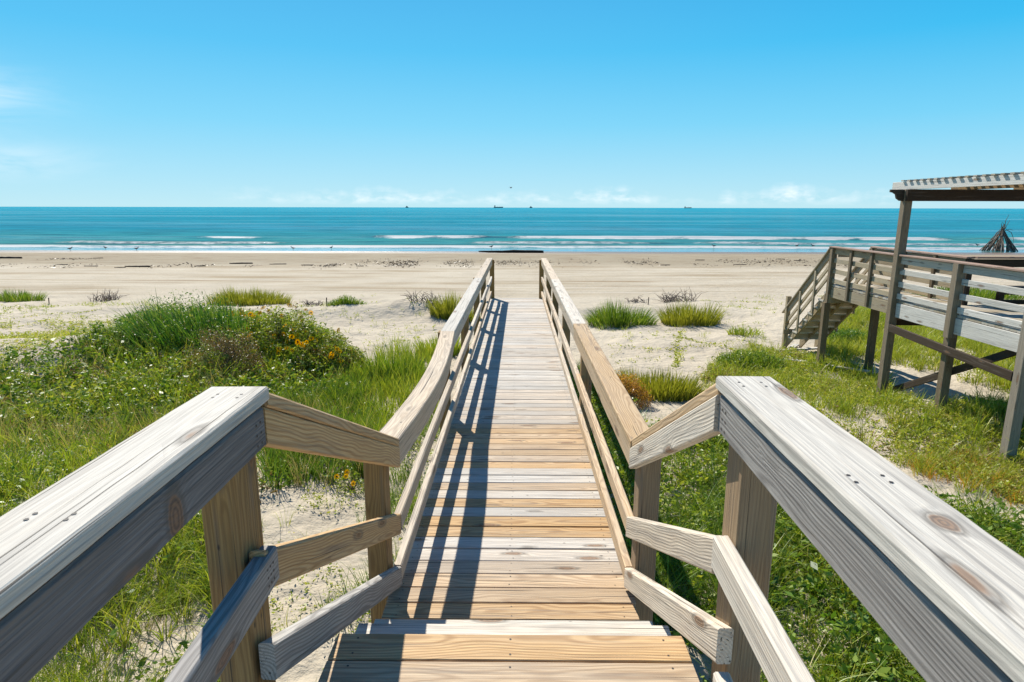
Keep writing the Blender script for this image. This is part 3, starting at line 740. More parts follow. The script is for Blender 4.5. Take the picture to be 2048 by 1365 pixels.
def scatter(pxpoly, dens, noise=(1.0, .45, .6), seed=0, under=False, poly=None):
    """random ground points inside a patch outlined on the photo; dens = points per square metre, thinned by clumpy noise"""
    poly = [gp(*q)[:2] for q in pxpoly] if poly is None else poly
    A = np.array(poly); lo, hi = A.min(0), A.max(0)
    n = int(dens * (hi[0] - lo[0]) * (hi[1] - lo[1]))
    P = lo + rng.random((n, 2)) * (hi - lo)
    P = P[inpoly(P, poly)]
    if noise:
        f = fbm(P[:, 0] * noise[0] + seed * 7.7, P[:, 1] * noise[0] + seed * 3.1, 4)
        P = P[rng.random(len(P)) < sstep(noise[1], noise[2], f)]
    if not under: P = P[clear(P)]
    return onground(P)
def U(n, a, b): return a + (b - a) * rng.random(n)
def tuft(v, C, rad, nb, L, W, mi=0, lean=.5, **kw):
    """tufts: nb blades round each centre, leaning outwards"""
    C = np.repeat(C, nb, 0); n = len(C); a = U(n, 0, 2 * math.pi); r = rad * np.sqrt(rng.random(n))
    P = C.copy(); P[:, 0] += np.cos(a) * r; P[:, 1] += np.sin(a) * r; P[:, 2] = hz(P[:, 0], P[:, 1]) - .02
    sc = np.repeat(U(len(C) // nb, .6, 1.15), nb)
    v.blades(P, U(n, L[0], L[1]) * sc, U(n, W[0], W[1]), lean=lean, mi=mi, az=a + rng.normal(size=n) * .5, **kw)
def leafy(v, C, h, nl, size, mi=0, spread=.12, **kw):
    """leafy weeds: nl leaves up a short leaning stem at each centre"""
    n = len(C); d = rng.normal(size=(n, 2)) * spread; hh = U(n, h[0], h[1])
    t = rng.random((n, nl)) ** .7
    P = np.repeat(C[:, None, :], nl, 1).astype(float)
    P[..., 0] += d[:, 0:1] * t + rng.normal(size=(n, nl)) * .025; P[..., 1] += d[:, 1:2] * t + rng.normal(size=(n, nl)) * .025
    P[..., 2] += hh[:, None] * t
    v.leaves(P.reshape(-1, 3), U(n * nl, size[0], size[1]), mi=mi, **kw)

# ---- stuff: ground cover patches
def stuff(v, name, mats, label, cat):
    o = v.build(name, mats); tag(o, label, cat, kind='stuff'); return o
# left mound
v = Veg(); poly = [(-260, 770), (40, 722), (130, 700), (220, 668), (300, 632), (420, 625), (560, 655), (690, 730), (720, 800), (560, 815), (400, 835), (150, 860), (-260, 900)]
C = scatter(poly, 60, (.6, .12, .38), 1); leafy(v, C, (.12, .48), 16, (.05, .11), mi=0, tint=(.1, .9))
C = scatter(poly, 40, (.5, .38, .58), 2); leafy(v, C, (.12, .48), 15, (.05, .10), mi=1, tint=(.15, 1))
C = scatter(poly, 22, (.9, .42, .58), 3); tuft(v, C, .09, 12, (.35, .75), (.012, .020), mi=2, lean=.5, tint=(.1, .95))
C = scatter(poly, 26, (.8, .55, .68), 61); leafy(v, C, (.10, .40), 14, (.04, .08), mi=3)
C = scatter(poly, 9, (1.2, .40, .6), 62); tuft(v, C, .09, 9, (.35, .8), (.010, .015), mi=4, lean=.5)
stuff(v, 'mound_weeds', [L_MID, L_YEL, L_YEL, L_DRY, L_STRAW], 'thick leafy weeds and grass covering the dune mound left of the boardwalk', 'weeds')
# left middle field
v = Veg(); poly = [(-300, 880), (150, 850), (400, 825), (560, 805), (720, 795), (760, 850), (750, 960), (620, 975), (520, 1010), (430, 1060), (-300, 1120)]
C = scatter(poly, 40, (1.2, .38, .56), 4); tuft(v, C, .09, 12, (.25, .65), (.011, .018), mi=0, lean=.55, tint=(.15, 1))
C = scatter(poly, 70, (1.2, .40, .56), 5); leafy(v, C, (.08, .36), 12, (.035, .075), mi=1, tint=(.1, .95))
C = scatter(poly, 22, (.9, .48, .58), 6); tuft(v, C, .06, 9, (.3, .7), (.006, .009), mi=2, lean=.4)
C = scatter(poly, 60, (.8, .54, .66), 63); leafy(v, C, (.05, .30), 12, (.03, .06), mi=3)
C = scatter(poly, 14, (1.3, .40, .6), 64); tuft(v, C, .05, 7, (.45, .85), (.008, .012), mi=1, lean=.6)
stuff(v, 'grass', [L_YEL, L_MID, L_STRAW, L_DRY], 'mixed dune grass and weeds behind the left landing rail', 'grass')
# left, grass between rail and walkway
v = Veg(); poly = [(520, 830), (720, 770), (760, 850), (745, 965), (640, 965), (530, 985)]
C = scatter(poly, 75, (1.1, .26, .46), 7); tuft(v, C, .08, 14, (.3, .7), (.009, .015), mi=0, lean=.45, tint=(.0, .8))
poly = [(690, 760), (790, 700), (885, 700), (890, 800), (800, 905), (745, 930), (700, 850)]
C = scatter(poly, 30, (1.1, .28, .5), 8); tuft(v, C, .08, 12, (.3, .7), (.011, .019), mi=1, lean=.4, tint=(.1, .9))
poly = [(800, 905), (885, 790), (900, 830), (840, 1000), (810, 1240), (640, 1260), (700, 1100), (770, 1000)]
C = scatter(poly, 70, (1.2, .38, .55), 9); tuft(v, C, .07, 14, (.2, .5), (.006, .010), mi=0, lean=.5, tint=(.1, .9))
leafy(v, scatter(poly, 60, (1.3, .42, .6), 10), (.08, .35), 10, (.03, .06), mi=1)
stuff(v, 'tall_grass', [L_MID, L_YEL], 'tall bright grass between the left rail and the walkway', 'grass')
# left foreground
v = Veg(); poly = [(-500, 1120), (430, 1050), (470, 1200), (470, 1420), (300, 1700), (-600, 1700)]
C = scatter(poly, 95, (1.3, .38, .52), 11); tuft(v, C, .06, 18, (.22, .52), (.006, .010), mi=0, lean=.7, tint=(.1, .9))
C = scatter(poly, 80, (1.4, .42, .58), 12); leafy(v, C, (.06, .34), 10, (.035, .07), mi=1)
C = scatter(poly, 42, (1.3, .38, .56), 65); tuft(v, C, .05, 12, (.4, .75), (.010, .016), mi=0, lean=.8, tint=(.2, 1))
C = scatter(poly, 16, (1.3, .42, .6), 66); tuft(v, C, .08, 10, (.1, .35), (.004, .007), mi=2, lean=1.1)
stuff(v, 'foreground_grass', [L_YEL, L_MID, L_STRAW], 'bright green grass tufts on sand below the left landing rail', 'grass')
# sparse creepers on the sand left of the steps
v = Veg(); poly = [(480, 1010), (640, 960), (760, 960), (790, 1250), (700, 1500), (440, 1500)]
C = scatter(poly, 80, (1.8, .46, .6), 13); leafy(v, C, (.03, .14), 9, (.02, .045), mi=0, tint=(.2, 1))
C = scatter(poly, 9, (1.8, .45, .6), 14); tuft(v, C, .05, 12, (.15, .4), (.004, .007), mi=0, lean=.6, tint=(.3, 1))
stuff(v, 'creeping_vine', [L_YEL], 'sparse yellow-green creeping vines on sand beside the steps', 'vine')
# right: weeds between walkway and right landing post
v = Veg(); poly = [(1130, 760), (1180, 740), (1230, 820), (1300, 880), (1480, 850), (1600, 960), (1540, 1260), (1300, 1330), (1250, 1130)]
C = scatter(poly, 120, (1.2, .30, .48), 15); tuft(v, C, .07, 14, (.2, .5), (.007, .012), mi=0, lean=.75, tint=(.0, .9))
C = scatter(poly, 110, (1.1, .30, .5), 16); leafy(v, C, (.06, .40), 12, (.04, .085), mi=1, tint=(0, .85))
C = scatter(poly, 26, (1.1, .36, .56), 69); tuft(v, C, .05, 11, (.35, .7), (.010, .017), mi=0, lean=.8, tint=(.1, 1))
C = scatter(poly, 12, (1.3, .42, .6), 70); tuft(v, C, .08, 10, (.1, .35), (.004, .007), mi=2, lean=1.1)
stuff(v, 'weeds', [L_MID, L_YEL, L_STRAW], 'dense green weeds right of the walkway beside the steps', 'weeds')
# right foreground
v = Veg(); poly = [(1560, 990), (1800, 1010), (2300, 1100), (2700, 1700), (1450, 1700), (1450, 1250)]
C = scatter(poly, 60, (1.2, .34, .50), 17); tuft(v, C, .07, 15, (.2, .48), (.007, .012), mi=0, lean=.75, tint=(.05, .9))
C = scatter(poly, 75, (1.0, .42, .54), 74); leafy(v, C, (.10, .42), 13, (.055, .11), mi=1, tint=(0, .8))
C = scatter(poly, 110, (1.1, .28, .48), 18); leafy(v, C, (.05, .38), 12, (.03, .065), mi=1, tint=(0, .95))
C = scatter(poly, 30, (1.1, .36, .56), 67); tuft(v, C, .05, 11, (.4, .75), (.011, .018), mi=0, lean=.85, tint=(.1, 1))
C = scatter(poly, 14, (1.3, .42, .6), 68); tuft(v, C, .08, 10, (.1, .35), (.004, .007), mi=2, lean=1.1)
stuff(v, 'foreground_weeds', [L_YEL, L_MID, L_STRAW], 'lush green weeds below the right landing rail', 'weeds')
# right field
v = Veg(); poly = [(1400, 760), (1500, 690), (1640, 715), (1760, 760), (1850, 820), (2100, 780), (2500, 820), (2500, 1130), (2048, 1010), (1700, 890), (1560, 950), (1440, 860)]
C = scatter(poly, 230, (.8, .34, .50), 19); leafy(v, C, (.03, .18), 10, (.035, .065), mi=0, tint=(.3, 1))
C = scatter(poly, 60, (.9, .38, .56), 20); tuft(v, C, .09, 11, (.12, .36), (.009, .015), mi=0, lean=.55, tint=(.2, 1))
C = scatter(poly, 9, (.9, .5, .65), 21); tuft(v, C, .10, 14, (.25, .5), (.005, .008), mi=1, lean=.5, tint=(.2, 1))
poly2 = [(1760, 920), (2060, 900), (2300, 1000), (2300, 1150), (2048, 1020), (1850, 960)]
C = scatter(poly2, 60, (.9, .3, .5), 22); tuft(v, C, .1, 14, (.18, .40), (.006, .010), mi=0, lean=.6, tint=(.35, 1))
C = scatter(poly2, 36, (.9, .38, .56), 75); tuft(v, C, .1, 12, (.15, .36), (.006, .009), mi=4, lean=.6)
C = scatter(poly, 12, (.9, .46, .60), 71); tuft(v, C, .09, 11, (.3, .62), (.010, .016), mi=0, lean=.5, tint=(.15, 1))
C = scatter(poly, 20, (1.0, .44, .6), 72); tuft(v, C, .10, 9, (.1, .4), (.007, .011), mi=2, lean=.9)
C = scatter(poly, 30, (.8, .55, .66), 73); leafy(v, C, (.03, .16), 10, (.03, .06), mi=3)
stuff(v, 'ground_cover', [L_YEL, L_MID, L_STRAW, L_DRY, L_ORANGE], 'low yellow-green ground cover on sand beside the raised deck', 'ground cover')
v = Veg(); poly = [(1640, 640), (1760, 610), (2000, 640), (2400, 640), (2500, 780), (2060, 800), (1900, 760), (1780, 730), (1650, 715)]
C = scatter(poly, 75, (.7, .28, .48), 23); tuft(v, C, .10, 10, (.18, .5), (.012, .020), mi=0, lean=.5, tint=(.3, 1))
C = scatter(poly, 40, (.8, .4, .6), 24); leafy(v, C, (.04, .2), 10, (.03, .06), mi=0, tint=(.2, 1))
stuff(v, 'deck_grass', [L_YEL], 'yellow-green grass growing under and behind the raised deck', 'grass')
v = Veg(); poly = [(-300, 700), (40, 640), (210, 632), (240, 655), (120, 700), (40, 735), (-300, 800)]
C = scatter(poly, 95, (.5, .36, .56), 51); leafy(v, C, (.02, .12), 10, (.03, .06), mi=0, tint=(.45, 1))
stuff(v, 'dune_moss', [L_YEL], 'low yellow-green mat of plants on the far left dune sand', 'ground cover')
# sparse sprouts on the dune sand, left far and right middle
v = Veg()
for q, (poly, d) in enumerate(([[(-200, 640), (120, 605), (330, 600), (330, 640), (200, 660), (60, 700), (-200, 740)], 16], [[(690, 640), (880, 600), (900, 660), (850, 700), (700, 700)], 9],
                [[(1180, 660), (1480, 640), (1560, 700), (1420, 745), (1230, 740)], 6], [[(560, 610), (760, 590), (760, 650), (620, 640)], 6], [[(1440, 600), (1560, 590), (1560, 690), (1460, 680)], 7], [[(1640, 590), (2200, 590), (2300, 640), (1650, 640)], 12])):
    C = scatter(poly, d, (.8, .48, .62), 30 + q); leafy(v, C, (.03, .14), 9, (.03, .06), mi=0, tint=(.3, 1))
    C = scatter(poly, d * .3, (.9, .5, .65), 40 + q); tuft(v, C, .08, 10, (.12, .3), (.006, .010), mi=0, lean=.6, tint=(.3, 1))
def vine(pts, n):
    W = np.array([gp(*p) for p in pts]); seg_ = rng.integers(0, len(W) - 1, n); f = rng.random(n)[:, None]
    P = W[seg_] * (1 - f) + W[seg_ + 1] * f; P[:, :2] += rng.normal(size=(n, 2)) * .05; P[:, 2] = hz(P[:, 0], P[:, 1]) + .02
    v.leaves(P, U(n, .04, .08), tint=(.4, 1), flat=.5)
vine([(1365, 660), (1352, 690), (1358, 715), (1350, 740)], 420); vine([(1350, 672), (1430, 692), (1500, 705), (1560, 720), (1640, 735)], 380)
vine([(1210, 690), (1300, 700), (1360, 700), (1420, 690), (1500, 680)], 200); vine([(1400, 602), (1480, 604), (1545, 606)], 150); vine([(1430, 610), (1540, 620)], 90); vine([(0, 640), (120, 628), (200, 618)], 200)
stuff(v, 'sprouts', [L_YEL], 'scattered sprouts and trailing vines on the open dune sand', 'sprouts')

# ---- individual plants
def ell(n, c, rx, ry):
    a = U(n, 0, 2 * math.pi); r = np.sqrt(rng.random(n)) 
    P = np.column_stack([c[0] + np.cos(a) * r * rx, c[1] + np.sin(a) * r * ry]); return onground(P), r, a
def clump(name, px, py, rpx, h, n, mat, label, cat='grass clump', ry=.75, W=(.018, .032), lean=.16, out=.55, tint=(.05, .95), wind=(0, 0), group=None, leafn=0, leafs=(.03, .06), mats=None, dry=0, rxm=None):
    c = gp(px, py); zc = c[1] * math.cos(PITCH) + (2.1 - c[2]) * math.sin(PITCH); rx = rxm or rpx * zc / FPX
    c[1] += rx * ry * .55; c[2] = float(hz(c[0], c[1]))
    P, r, a = ell(n, c, rx, rx * ry); P[:, 2] -= .02
    nz = .78 + .5 * vnoise(a * 1.9 + px, a * 0 + py); P[:, 0] = c[0] + (P[:, 0] - c[0]) * nz; P[:, 1] = c[1] + (P[:, 1] - c[1]) * nz
    st_ = rng.random(n) < 0; P[st_, :2] += rng.normal(size=(st_.sum(), 2)) * rx * .45; P = onground(P[:, :2]); P[:, 2] -= .02
    v = Veg(); L = h * (1 - .35 * r ** 2) * U(n, .55, 1.15) * (.65 + .7 * vnoise(P[:, 0] * 2.6, P[:, 1] * 2.6)); L[st_] *= .6
    v.blades(P, L, U(n, *W), lean=lean, tint=tint, wind=wind, leanv=np.column_stack([np.cos(a), np.sin(a)]) * (out * r * r)[:, None])
    if leafn:
        P, r, a = ell(leafn, c, rx * 1.05, rx * ry); P[:, 2] += h * (1 - .6 * r ** 2) * rng.random(leafn) ** .6
        v.leaves(P, U(leafn, *leafs), tint=tint)
    if dry:
        P, r, a = ell(dry, c, rx * 1.1, rx * ry * 1.1); v.blades(P, U(dry, .08, .22), U(dry, .006, .01), lean=1.2, mi=1, tint=(.2, .9))
    o = v.build(name, [mat, L_STRAW], origin=tuple(c)); tag(o, label, cat, group); return c, rx
clump('grass_clump', 492, 610, 84, .72, 1764, L_OLIVE, 'long low olive grass clump on the sand behind the flowering mound', ry=.5, dry=250)
clump('grass_clump', 1237, 654, 66, .80, 1092, L_MID, 'rounded green beach grass clump just right of the walkway end', ry=.6, out=.8, dry=200)
clump('grass_clump', 1383, 650, 64, .85, 1260, L_OLIVE, 'dense olive grass clump on sand with dead twigs behind it', ry=.6, out=.6, dry=200)
clump('grass_clump', 1322, 798, 84, .62, 1344, L_OLIVE, 'olive grass clump beside the rust-orange shrub', ry=.7, out=.5, dry=80)
clump('grass_clump', 28, 604, 45, .55, 630, L_MID, 'dark green grass clump at the far left of the beach', ry=.6, dry=60)
clump('grass_clump', 905, 640, 48, .85, 924, L_OLIVE, 'olive grass clump close behind the far left walkway rail', ry=.7, out=.6)
clump('grass_clump', 880, 715, 50, .65, 630, L_YEL, 'yellow-green grass clump against the left walkway rail', ry=.7)
clump('grass_clump', 786, 770, 66, .70, 756, L_MID, 'upright green grass clump left of the walkway in front of bare sand', ry=.6, out=.35, tint=(.1, 1))
clump('grass_clump', 1490, 672, 30, .40, 210, L_YEL, 'small pale green grass tuft on sand before the beach stairs', ry=.7, out=.7, lean=.5)
clump('grass_clump', 1960, 598, 110, .62, 1680, L_MID, 'wide green grass clump seen through the raised deck railing', ry=.5)
clump('tall_grass_clump', 365, 700, 140, 1.15, 1000, L_DARK, 'tall dark green grass clump leaning left on top of the mound', ry=.55, W=(.018, .036), out=.35, lean=.22, wind=(-.25, 0), tint=(0, 1.05), leafn=2200)
clump('tall_grass_clump', 640, 900, 70, .75, 700, L_MID, 'tall green grass clump close against the left sloping stair rail', ry=.7, out=.6, lean=.3, W=(.012, .02), tint=(.05, 1))
clump('leafy_bush', 240, 705, 85, .45, 700, L_MID, 'low leafy green bush on the left slope of the mound', 'bush', ry=.6, leafn=5200)
clump('leafy_bush', 1505, 740, 62, .42, 900, L_MID, 'leafy green bush with yellow blooms behind the right landing rail', 'bush', ry=.7, leafn=3000, lean=.3)
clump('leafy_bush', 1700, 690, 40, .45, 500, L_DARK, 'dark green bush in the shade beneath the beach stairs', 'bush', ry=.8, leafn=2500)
clump('leafy_bush', 690, 608, 34, .32, 450, L_MID, 'small green bush with a bare twig on a sand hummock', 'bush', ry=.5, leafn=900, out=1.0)

root_P = {}
def dome(name, px, py, rxm, h, n, mat, label, cat, size, ry=.8, twigs=60, mi2=None, frac2=0., mats=None, stalks=0):
    c = gp(px, py); c[1] += rxm * ry * .6; c[2] = float(hz(c[0], c[1]))
    root = empty(name, tuple(c)); tag(root, label, cat)
    a = U(n, 0, 2 * math.pi); e = np.arcsin(rng.random(n)); rr = (.55 + .45 * rng.random(n) ** .5)
    nz = .75 + .5 * vnoise(a * 2.2, e * 4) 
    P = np.column_stack([np.cos(a) * np.cos(e) * rxm * rr * nz, np.sin(a) * np.cos(e) * rxm * ry * rr * nz, np.sin(e) * h * rr * nz + .02])
    P[:, 2] += hz(P[:, 0] + c[0], P[:, 1] + c[1]) - c[2]
    v = Veg(); k = vnoise(P[:, 0] * 3 + 5, P[:, 1] * 3 + P[:, 2] * 4) < frac2 if frac2 else np.zeros(n, bool)
    v.leaves(P[~k], U((~k).sum(), *size), tint=(0, 1), elong=2.6)
    if k.any(): v.leaves(P[k], U(k.sum(), *size), mi=1, tint=(0, 1), elong=3)
    if stalks:
        q = P[rng.integers(0, n, stalks)] * .95; v.blades(q, U(stalks, .15, .35), U(stalks, .008, .013), lean=.3, mi=0, tint=(.3, 1)); v.leaves(q + np.array([0, 0, .24]), U(stalks, .03, .05), mi=1, elong=1.3)
    v.build('foliage', mats or [mat], root)
    m = MB()
    for i in range(twigs):
        an = random.uniform(0, 6.28); el = random.uniform(.3, 1.5); q = Vector((math.cos(an) * math.cos(el) * rxm, math.sin(an) * math.cos(el) * rxm * ry, math.sin(el) * h)) * random.uniform(.7, .98)
        m.tube([(0, 0, -.05), q * .5 + Vector((0, 0, .04)), q], [.008, .005, .003], 4)
    m.build('stems', M_STEM, root)
    root_P[root.name] = P
    return root, c
FLM = None
def flower_mesh():
    m = MB(); 
    V = []; Fq = []; 
    me = bpy.data.meshes.new('flower')
    n = 10
    for k in range(n):
        a = 2 * math.pi * k / n; w = .27
        b = len(V)
        V += [(.012 * math.cos(a - w), .012 * math.sin(a - w), 0), (.030 * math.cos(a - w * .9), .030 * math.sin(a - w * .9), .004), (.042 * math.cos(a), .042 * math.sin(a), -.002), (.030 * math.cos(a + w * .9), .030 * math.sin(a + w * .9), .004), (.012 * math.cos(a + w), .012 * math.sin(a + w), 0)]
        Fq.append(tuple(range(b, b + 5)))
    np_ = len(Fq); b = len(V)
    for r, z in ((.011, .003), (.008, .009)):
        for k in range(8): V.append((r * math.cos(k * math.pi / 4), r * math.sin(k * math.pi / 4), z))
    for k in range(8): Fq.append((b + k, b + (k + 1) % 8, b + 8 + (k + 1) % 8, b + 8 + k))
    Fq.append(tuple(b + 8 + k for k in range(8)))
    me.from_pydata(V, [], Fq); me.materials.append(M_PETAL); me.materials.append(M_EYE)
    me.polygons.foreach_set('material_index', np.array([0] * np_ + [1] * (len(Fq) - np_), np.int32))
    at = me.attributes.new('tint', 'FLOAT', 'POINT'); at.data.foreach_set('value', np.random.default_rng(3).random(len(V)).astype(np.float32))
    at = me.attributes.new('hgt', 'FLOAT', 'POINT'); at.data.foreach_set('value', np.ones(len(V), np.float32))
    return me
FLM = flower_mesh()
def flowers(root, n, rxm, ry, h, size=(1.2, 1.75), c=None):
    for i in range(n):
        o = link('flower', FLM, root); P = root_P[root.name]
        best = max((P[k] for k in rng.integers(0, len(P), 40)), key=lambda q: q[2] / h * 1.1 - q[1] / (rxm * ry) * .55 + (q[0] / rxm) ** 2 * .45 + random.random() * .9)
        o.location = (best[0] * 1.05, best[1] * 1.05 - .03, best[2] + .05)
        o.rotation_euler = (random.uniform(.5, 1.2), random.uniform(-.4, .4), random.uniform(-.9, .9)); s = random.uniform(*size); o.scale = (s, s, s)
for px, py, rxm, h, n, nf, lb in ((545, 722, 1.05, .80, 12000, 18, 'tallest of the yellow-flowered bushes, next to the tall grass on the mound'), (618, 740, .95, .58, 10000, 26, 'middle yellow-flowered bush sloping down the right of the mound'),
                          (670, 748, .72, .36, 6500, 10, 'lowest yellow-flowered bush with reddish leaves at the right foot of the mound'), (500, 665, .8, .45, 6000, 15, 'yellow-flowered bush on the mound crest in front of the long olive clump')):
    r_, c_ = dome('flowering_bush', px, py, rxm, h, n, L_MID, lb, 'flowering bush', (.035, .075), ry=.9, mats=[L_YEL, L_DRY], frac2=.16, stalks=120)
    flowers(r_, nf, rxm, .9, h, c=c_)
dome('brown_shrub', 442, 762, .80, 1.02, 12000, L_DRY, 'rounded brown and green half-dry shrub in front of the mound', 'shrub', (.02, .05), mats=[L_MID, L_DRY], frac2=.72, twigs=120)
dome('rust_shrub', 1250, 815, .52, .55, 9000, L_ORANGE, 'rust-orange dry shrub beside the right walkway rail', 'shrub', (.018, .04), mats=[L_ORANGE, L_DRY], frac2=.12, twigs=140)
r_, c_ = dome('flower_plant', 700, 985, .20, .22, 500, L_YEL, 'small plant with a few yellow flowers on sand beside the steps', 'flower plant', (.02, .045), twigs=14)
flowers(r_, 4, .2, .8, .24, (.8, 1.0), c=c_)

# dead brush
def brush(px, py, rxm, h, n, label, bias=0.0):
    c = gp(px, py); c[1] += .25; c[2] = float(hz(c[0], c[1])); m = MB()
    for i in range(n):
        x = random.uniform(-rxm, rxm); y = random.uniform(-.3, .3); d = Vector((random.uniform(-1, 1) + bias, random.uniform(-.5, .5), random.uniform(.1, .8) * h / .4)).normalized() * random.uniform(.4, .9) * rxm * .8
        p = Vector((x * .7, y, float(hz(c[0] + x * .7, c[1] + y)) - c[2] - .02)); k = Vector((random.uniform(-.1, .1), random.uniform(-.1, .1), random.uniform(.02, .12)))
        m.tube([p, p + d * .5 + k, p + d + k * .3 - Vector((0, 0, .08 * random.random()))], [.011, .008, .004], 4)
    o = m.build('dead_brush', M_STEM); o.location = tuple(c); tag(o, label, 'dead brush')
brush(205, 604, .85, .6, 70, 'dead grey twigs tangled on the sand left of the long olive clump', .3)
brush(622, 613, .5, .25, 45, 'small heap of dead twigs on sand right of the long olive clump')
brush(848, 606, .75, .6, 70, 'dark dead twigs beside the olive clump at the far left rail', -.2)
brush(1362, 604, 1.0, .5, 80, 'dead brown twigs lying behind the dense olive clump', -.3)
brush(1275, 606, .6, .18, 28, 'thin dead twigs behind the rounded green clump beside a stake', -.5)
# stakes
for px, py, h, lb in ((1296, 610, .32, 'small wooden stake in sand between the two right grass clumps'), (98, 608, .25, 'small wooden stake in sand beside the far left grass clump'), (653, 612, .3, 'small wooden stake next to the bush on the sand hummock')):
    c = gp(px, py); o = MB().board((0, 0, -.1), (.02, 0, h), .034, .025, up=(0, 1, 0), wear=.2, cut1=.5).build('stake', W_DARK); o.location = tuple(c); tag(o, lb, 'stake')
# scrap timber under the stairs
for i, (px, py, l, a, lb) in enumerate(((1600, 703, 1.3, .2, 'grey scrap plank in the shade at the foot of the beach stairs, the rear one'), (1618, 712, 1.0, -.25, 'short pale scrap plank lying under the beach stairs'), (1650, 735, 1.9, -.75, 'long grey pole lying in grass beside the stair post'), (1585, 699, .7, .9, 'small scrap board leaning by the bottom stair post'))):
    c = gp(px, py); o = MB().board((-l / 2, 0, .03), (l / 2, 0, .05), .14, .04, wear=.9).build('scrap_plank', W_OLD); o.location = tuple(c + np.array([0, 0, .02])); o.rotation_euler.z = a; tag(o, lb, 'plank')

# ------------------------------------------------------------------ things on the beach
def log(px, py, length, r, label, ang=0., mat=M_LOG, taper=.5, grp=None, name='driftwood_log'):
    c = gp(px, py); n = 12; m = MB(); pts = []; rad = []
    for i in range(n):
        f = i / (n - 1); pts.append(((f - .5) * length, random.uniform(-1, 1) * r * .35, r * .7 + random.uniform(-.15, .15) * r)); rad.append(r * (taper + (1 - taper) * min(1, f * 2.2)) * random.uniform(.85, 1.1))
    m.tube(pts, rad, 8); o = m.build(name, mat, smooth=True); o.location = tuple(c); o.rotation_euler.z = ang; tag(o, label, 'driftwood', grp); return o
log(1022, 506, 6.4, .16, 'long dark driftwood log at the water edge beyond the walkway end', taper=.35)
log(8, 517, 3.0, .08, 'dark driftwood log on wet sand at the far left of the beach', taper=.4)
log(482, 528, 1.7, .06, 'dark branched driftwood on the wrack line behind the long olive clump', .1)
log(275, 534, 1.8, .055, 'low dark driftwood on the wrack line left of the branched one')
G = 'small driftwood bits along the wrack line'
for px, py, l in ((125, 530, 1.2), (182, 533, 1.3), (196, 517, 1.0), (240, 536, 1.0), (400, 533, 1.0), (556, 529, 1.6), (614, 531, 1.2), (1330, 531, 1.0), (1400, 521, 1.0), (1480, 530, 1.3), (1560, 519, .9), (1595, 522, .8), (720, 533, .7)):
    log(px, py, l * .75, .032, 'small dark driftwood bit lying on the wrack line', random.uniform(-.3, .3), taper=.6, grp=G)
# seaweed wrack
v = Veg()
def wrack(px0, px1, py, n, sp):
    W0 = gp(px0, py); W1 = gp(px1, py); f = rng.random(n)
    k = fbm(f * (px1 - px0) / 40 + px0, f * 0 + py, 3); f = f[rng.random(n) < sstep(.42, .62, k)]
    P = W0[None] * (1 - f[:, None]) + W1[None] * f[:, None]; P[:, 0] += rng.normal(size=len(f)) * .3; P[:, 1] += rng.normal(size=len(f)) * sp
    P[:, 2] = hz(P[:, 0], P[:, 1]) + .02; v.leaves(P, U(len(f), .05, .22), flat=.05, elong=4, tint=(0, .7))
wrack(-300, 950, 533, 2600, 1.1); wrack(700, 1320, 526, 3600, 1.6); wrack(650, 830, 531, 900, .8); wrack(1300, 1700, 524, 900, 1.4); wrack(100, 230, 519, 300, .5); wrack(1400, 2500, 532, 900, .9)
L_WRACK = leaf_mat('dry_seaweed', [(0, (.025, .015, .008)), (1, (.10, .055, .025))], .05)
stuff(v, 'seaweed', [L_WRACK], 'brown seaweed strewn along the wrack line of the beach', 'seaweed')
# driftwood tepee
c = gp(1998, 503.5); tp = empty('driftwood_tepee', tuple(c)); tag(tp, 'driftwood branches stacked into a tepee near the water behind the deck', 'driftwood tepee')
rt = np.random.default_rng(5)
for i in range(78):
    a = rt.random() * 6.283; rb_ = 1.75 * (.55 + .45 * rt.random() ** .5) if i % 3 else 1.9 * rt.random(); hh = 2.3 + .5 * rt.random(); fr = .8 + .25 * rt.random()
    if rb_ < .9: hh = 1.0 + rt.random() * 1.2
    p0 = Vector((math.cos(a) * rb_, math.sin(a) * rb_, -.05)); p1 = Vector((math.cos(a + 3) * .12, math.sin(a + 3) * .12, hh))
    if rb_ > .9: p1 = p0.lerp(p1, fr)
    else: p1 = Vector((p0.x * .75, p0.y * .75, hh * (1 - rb_ / 2.2)))
    k = Vector((rt.normal() * .08, rt.normal() * .08, rt.normal() * .06)); r0 = .022 + .05 * rt.random() ** 1.5
    MB().tube([p0, p0.lerp(p1, .35) + k, p0.lerp(p1, .7) - k * .6, p1], [r0, r0 * .9, r0 * .75, r0 * .45], 6, wear=rt.random()).build('branch', W_DRIFT, tp)
for (dx, h, kx) in ((.25, 3.9, .18), (.05, 3.1, -.2), (.5, 3.3, .1), (-.15, 3.0, -.05)):
    MB().tube([(.0, 0, 2.0), (dx * .5 + kx * .4, 0, 2.5), (dx - kx * .3, .05, (2.3 + h) / 2 + .1), (dx + kx, 0, h)], [.06, .045, .03, .012], 5, wear=.2).build('branch', W_DRIFT, tp)
MB().tube([(.3, -.1, 2.3), (.9, -.1, 2.0), (1.25, -.1, 1.3), (1.3, -.1, .9)], [.04, .03, .02, .012], 5, wear=.2).build('branch', W_DRIFT, tp)
MB().tube([(.2, -.1, 2.2), (.7, -.1, 2.35), (1.1, -.1, 2.2)], [.035, .025, .012], 5, wear=.2).build('branch', W_DRIFT, tp)

